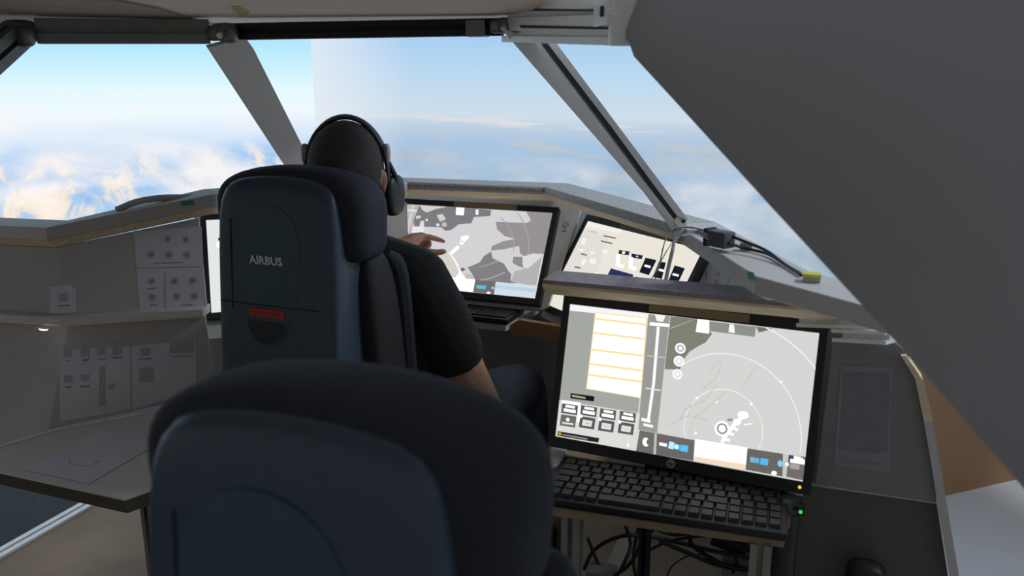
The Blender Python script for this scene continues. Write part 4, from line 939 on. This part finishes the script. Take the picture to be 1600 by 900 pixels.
# right arm hangs down then forward to the lap
ER, WR = V((-.735, 1.695, .69)), V((-.695, 1.80, .475))
limb(bm, [SR, SR.lerp(ER, .5), ER, ER.lerp(WR, .4), WR], [.056, .052, .043, .041, .028])
def hand(W_, palm_dir, side_dir, nrm_, curls, thumb, sc=1.0):
    """palm slab + four fingers + thumb; dirs are unit vectors"""
    f, s, n = V(palm_dir).normalized(), V(side_dir).normalized(), V(nrm_).normalized()
    K = []
    for k, (o_, L_) in enumerate(((.030, .074), (.010, .080), (-.010, .074), (-.029, .060))):
        base = W_ + f * (.088 - .004 * abs(k - 1)) * sc + s * o_ * sc
        limb(bm, [W_ + s * o_ * .5 * sc, W_ + f * .05 * sc + s * o_ * .85 * sc, base], [.017 * sc, .0145 * sc, .0105 * sc], 10)
        p = base; d = f.copy(); r = [.0095, .0088, .0082, .007]; pts = [p]
        for q in range(3):
            ang = curls[k][q]; d = (d * math.cos(ang) + n * math.sin(ang)).normalized(); n2 = n
            p = p + d * L_ * sc * (.45, .31, .24)[q]; pts.append(p)
        limb(bm, pts, [x * sc for x in r], 10)
    limb(bm, thumb, [.014, .012, .0105, .0085], 10)
rh = (V((-.70, 1.86, .37)) - WR).normalized(); rs = V((-.9, -.35, 0)); rs = (rs - rh * rs.dot(rh)).normalized(); rn = rh.cross(rs); rn = rn if rn.z < 0 else -rn
hand(WR, rh, rs, rn, [(.25, .35, .3)] * 4, [WR + rh * .02 + rs * .02, WR + rh * .05 + rs * .042, WR + rh * .078 + rs * .05, WR + rh * .10 + rs * .048])
# left arm reaches straight ahead, hand turned to the right on the screen
def om(x, y, off): return hp(x, y, mc.c + mc.N * off, mc.N)
WL = om(628, 386, .085); EL = V((-1.23, 1.87, .84))
limb(bm, [SL, SL.lerp(EL, .5), EL, EL.lerp(WL, .45), WL], [.056, .050, .043, .039, .028])
# hand built point by point: index finger and thumb out, the rest curled
kn_i, kn_m, kn_r, kn_p = om(659, 369, .055), om(655, 372, .040), om(652, 378, .030), om(648, 384, .026)
limb(bm, [WL, WL.lerp(kn_i, .55) + V((0, 0, .004)), kn_i], [.026, .021, .0135]); limb(bm, [WL, WL.lerp(kn_m, .55), kn_m], [.026, .021, .0135])
limb(bm, [WL, WL.lerp(kn_r, .6), kn_r], [.025, .020, .0125]); limb(bm, [WL, WL.lerp(kn_p, .6), kn_p], [.024, .019, .0115])
limb(bm, [kn_i, om(673, 371, .040), om(684, 374, .022), om(693, 377, .010)], [.0105, .0098, .0088, .0072], 10)
limb(bm, [kn_m, om(669, 374, .020), om(671, 383, .014), om(664, 387, .018)], [.0105, .0098, .0088, .0075], 10)
limb(bm, [kn_r, om(665, 380, .014), om(667, 388, .012), om(660, 391, .018)], [.010, .0092, .0084, .007], 10)
limb(bm, [kn_p, om(660, 386, .014), om(661, 392, .014), om(655, 394, .020)], [.009, .0084, .0078, .0068], 10)
limb(bm, [om(640, 389, .075), om(662, 393, .065), om(680, 395, .055), om(694, 393, .048)], [.016, .0125, .0115, .0088], 10)
# legs
HR_, HL_ = V((-.905, 1.68, .575)), V((-1.095, 1.68, .575))
KR, KL = V((-.767, 2.05, .578)), V((-1.20, 2.05, .57))
for hp_, k_, s in ((HR_, KR, 1), (HL_, KL, -1)):
    an = V((k_.x + .02 * s, k_.y + .06, .10))
    limb(bm, [hp_, hp_.lerp(k_, .5), k_, k_.lerp(an, .35), an], [.095, .082, .060, .058, .038]); limb(bm, [an - V((0, .03, .045)), an + V((0, .07, -.065)), an + V((0, .11, -.07))], [.035, .03, .025])
body = remesh(bm, .0042, 'body', 8)
body.materials.append(M['skin']); body.materials.append(M['hair'])
ti = turn.inverted()
for p in body.polygons:                                    # shaved hair on the back and top of the scalp
    q = ti @ (p.center - V((HX, HY, HZ)))
    if q.z > -.07 and q.y < .055 + .2 * max(0, q.z - .03) and not (abs(q.x) > .077 and -.055 < q.z < .012 and q.y > -.028) and p.center.z > 1.12: p.material_index = 1
body.transform(Matrix.Translation(-root_loc(pe)))
link('body', body, pe)
# clothing
bm = NB()
limb(bm, [V((-1.0, 1.67, .54)), V((-1.0, 1.68, .66)), V((-1.0, 1.67, .84)), V((-1.0, 1.655, .945))], [.135, .128, .132, .115])
for s in (-1, 1): limb(bm, [V((-1.0 + s * .068, 1.665, .88)), V((-1.0 + s * .06, 1.68, .58))], [.118, .116])
SE = SR.lerp(ER, .60)
limb(bm, [SL + V((0, 0, .006)), V((-1.0, 1.635, .998)), SR + V((.0, 0, .004))], [.066, .080, .070])
limb(bm, [SR + V((.0, 0, .002)), SR.lerp(SE, .5) + V((.006, 0, 0)), SE], [.070, .069, .066]); limb(bm, [SL, SL.lerp(EL, .5)], [.066, .060])
for r_ in range(3): 
    p_ = SR.lerp(SE, .25 + .25 * r_); bmesh.ops.create_icosphere(bm, subdivisions=2, radius=.066, matrix=Matrix.Translation(p_ + V((.005 * (r_ % 2), -.006, 0))))
sh_ = remesh(bm, .006, 't_shirt', 6); sh_.materials.append(M['shirt']); sh_.transform(Matrix.Translation(-root_loc(pe))); o = link('t_shirt', sh_, pe); o['label'] = 'black short-sleeved t-shirt'
bm = NB()
for hp_, k_, s in ((HR_, KR, 1), (HL_, KL, -1)):
    an = V((k_.x + .02 * s, k_.y + .06, .10)); limb(bm, [hp_, hp_.lerp(k_, .5), k_, k_.lerp(an, .35), an + V((0, 0, .02))], [.112, .096, .072, .07, .055])
limb(bm, [HL_, HR_], [.115, .115])
je = remesh(bm, .007, 'trousers', 5); je.materials.append(M['jeans']); je.transform(Matrix.Translation(-root_loc(pe))); o = link('trousers', je, pe); o['label'] = 'dark blue trousers'
for k_, s in ((KR, 1), (KL, -1)):
    an = V((k_.x + .02 * s, k_.y + .06, .10)); obj('shoe', sbox(an + V((0, .02, -.055)), (.045, .125, .042), 3, 8), M['black'], pe)
# headset
hs = thing('headset', H(0, 0, -.05), 'black headset worn over the shaved head', 'headset')
arc = [H(.0905 * math.cos(a), .002, .000 + .1235 * math.sin(a)) for a in np.linspace(-.12, math.pi + .12, 25)]
obj('headband', tube(arc, .017, 10, flat=.36, upv=turn @ V((1, 0, 0))), M['black'], hs)
for s in (-1, 1):
    c = H(s * .098, .020, -.050)
    obj('ear_cup', sbox(c, (.016, .036, .046), 3, 8), M['black'], hs)
    obj('ear_cushion', sbox(H(s * .083, .018, -.050), (.012, .034, .044), 3, 8), M['padblk'], hs)
    obj('yoke', tube([H(s * .091, .002, .025), H(s * .104, .008, -.005), H(s * .108, .016, -.045)], .006, 8), M['black'], hs)
    obj('slider', sbox(H(s * .089, -.006, .045), (.008, .008, .022), 3, 5), mat('grey_slider', (.28, .30, .32, 1), .35), hs)
obj('microphone_boom', tube(spline([H(-.105, .03, -.06), H(-.085, .09, -.085), H(-.03, .125, -.085)], 6), .003, 6), M['black'], hs)
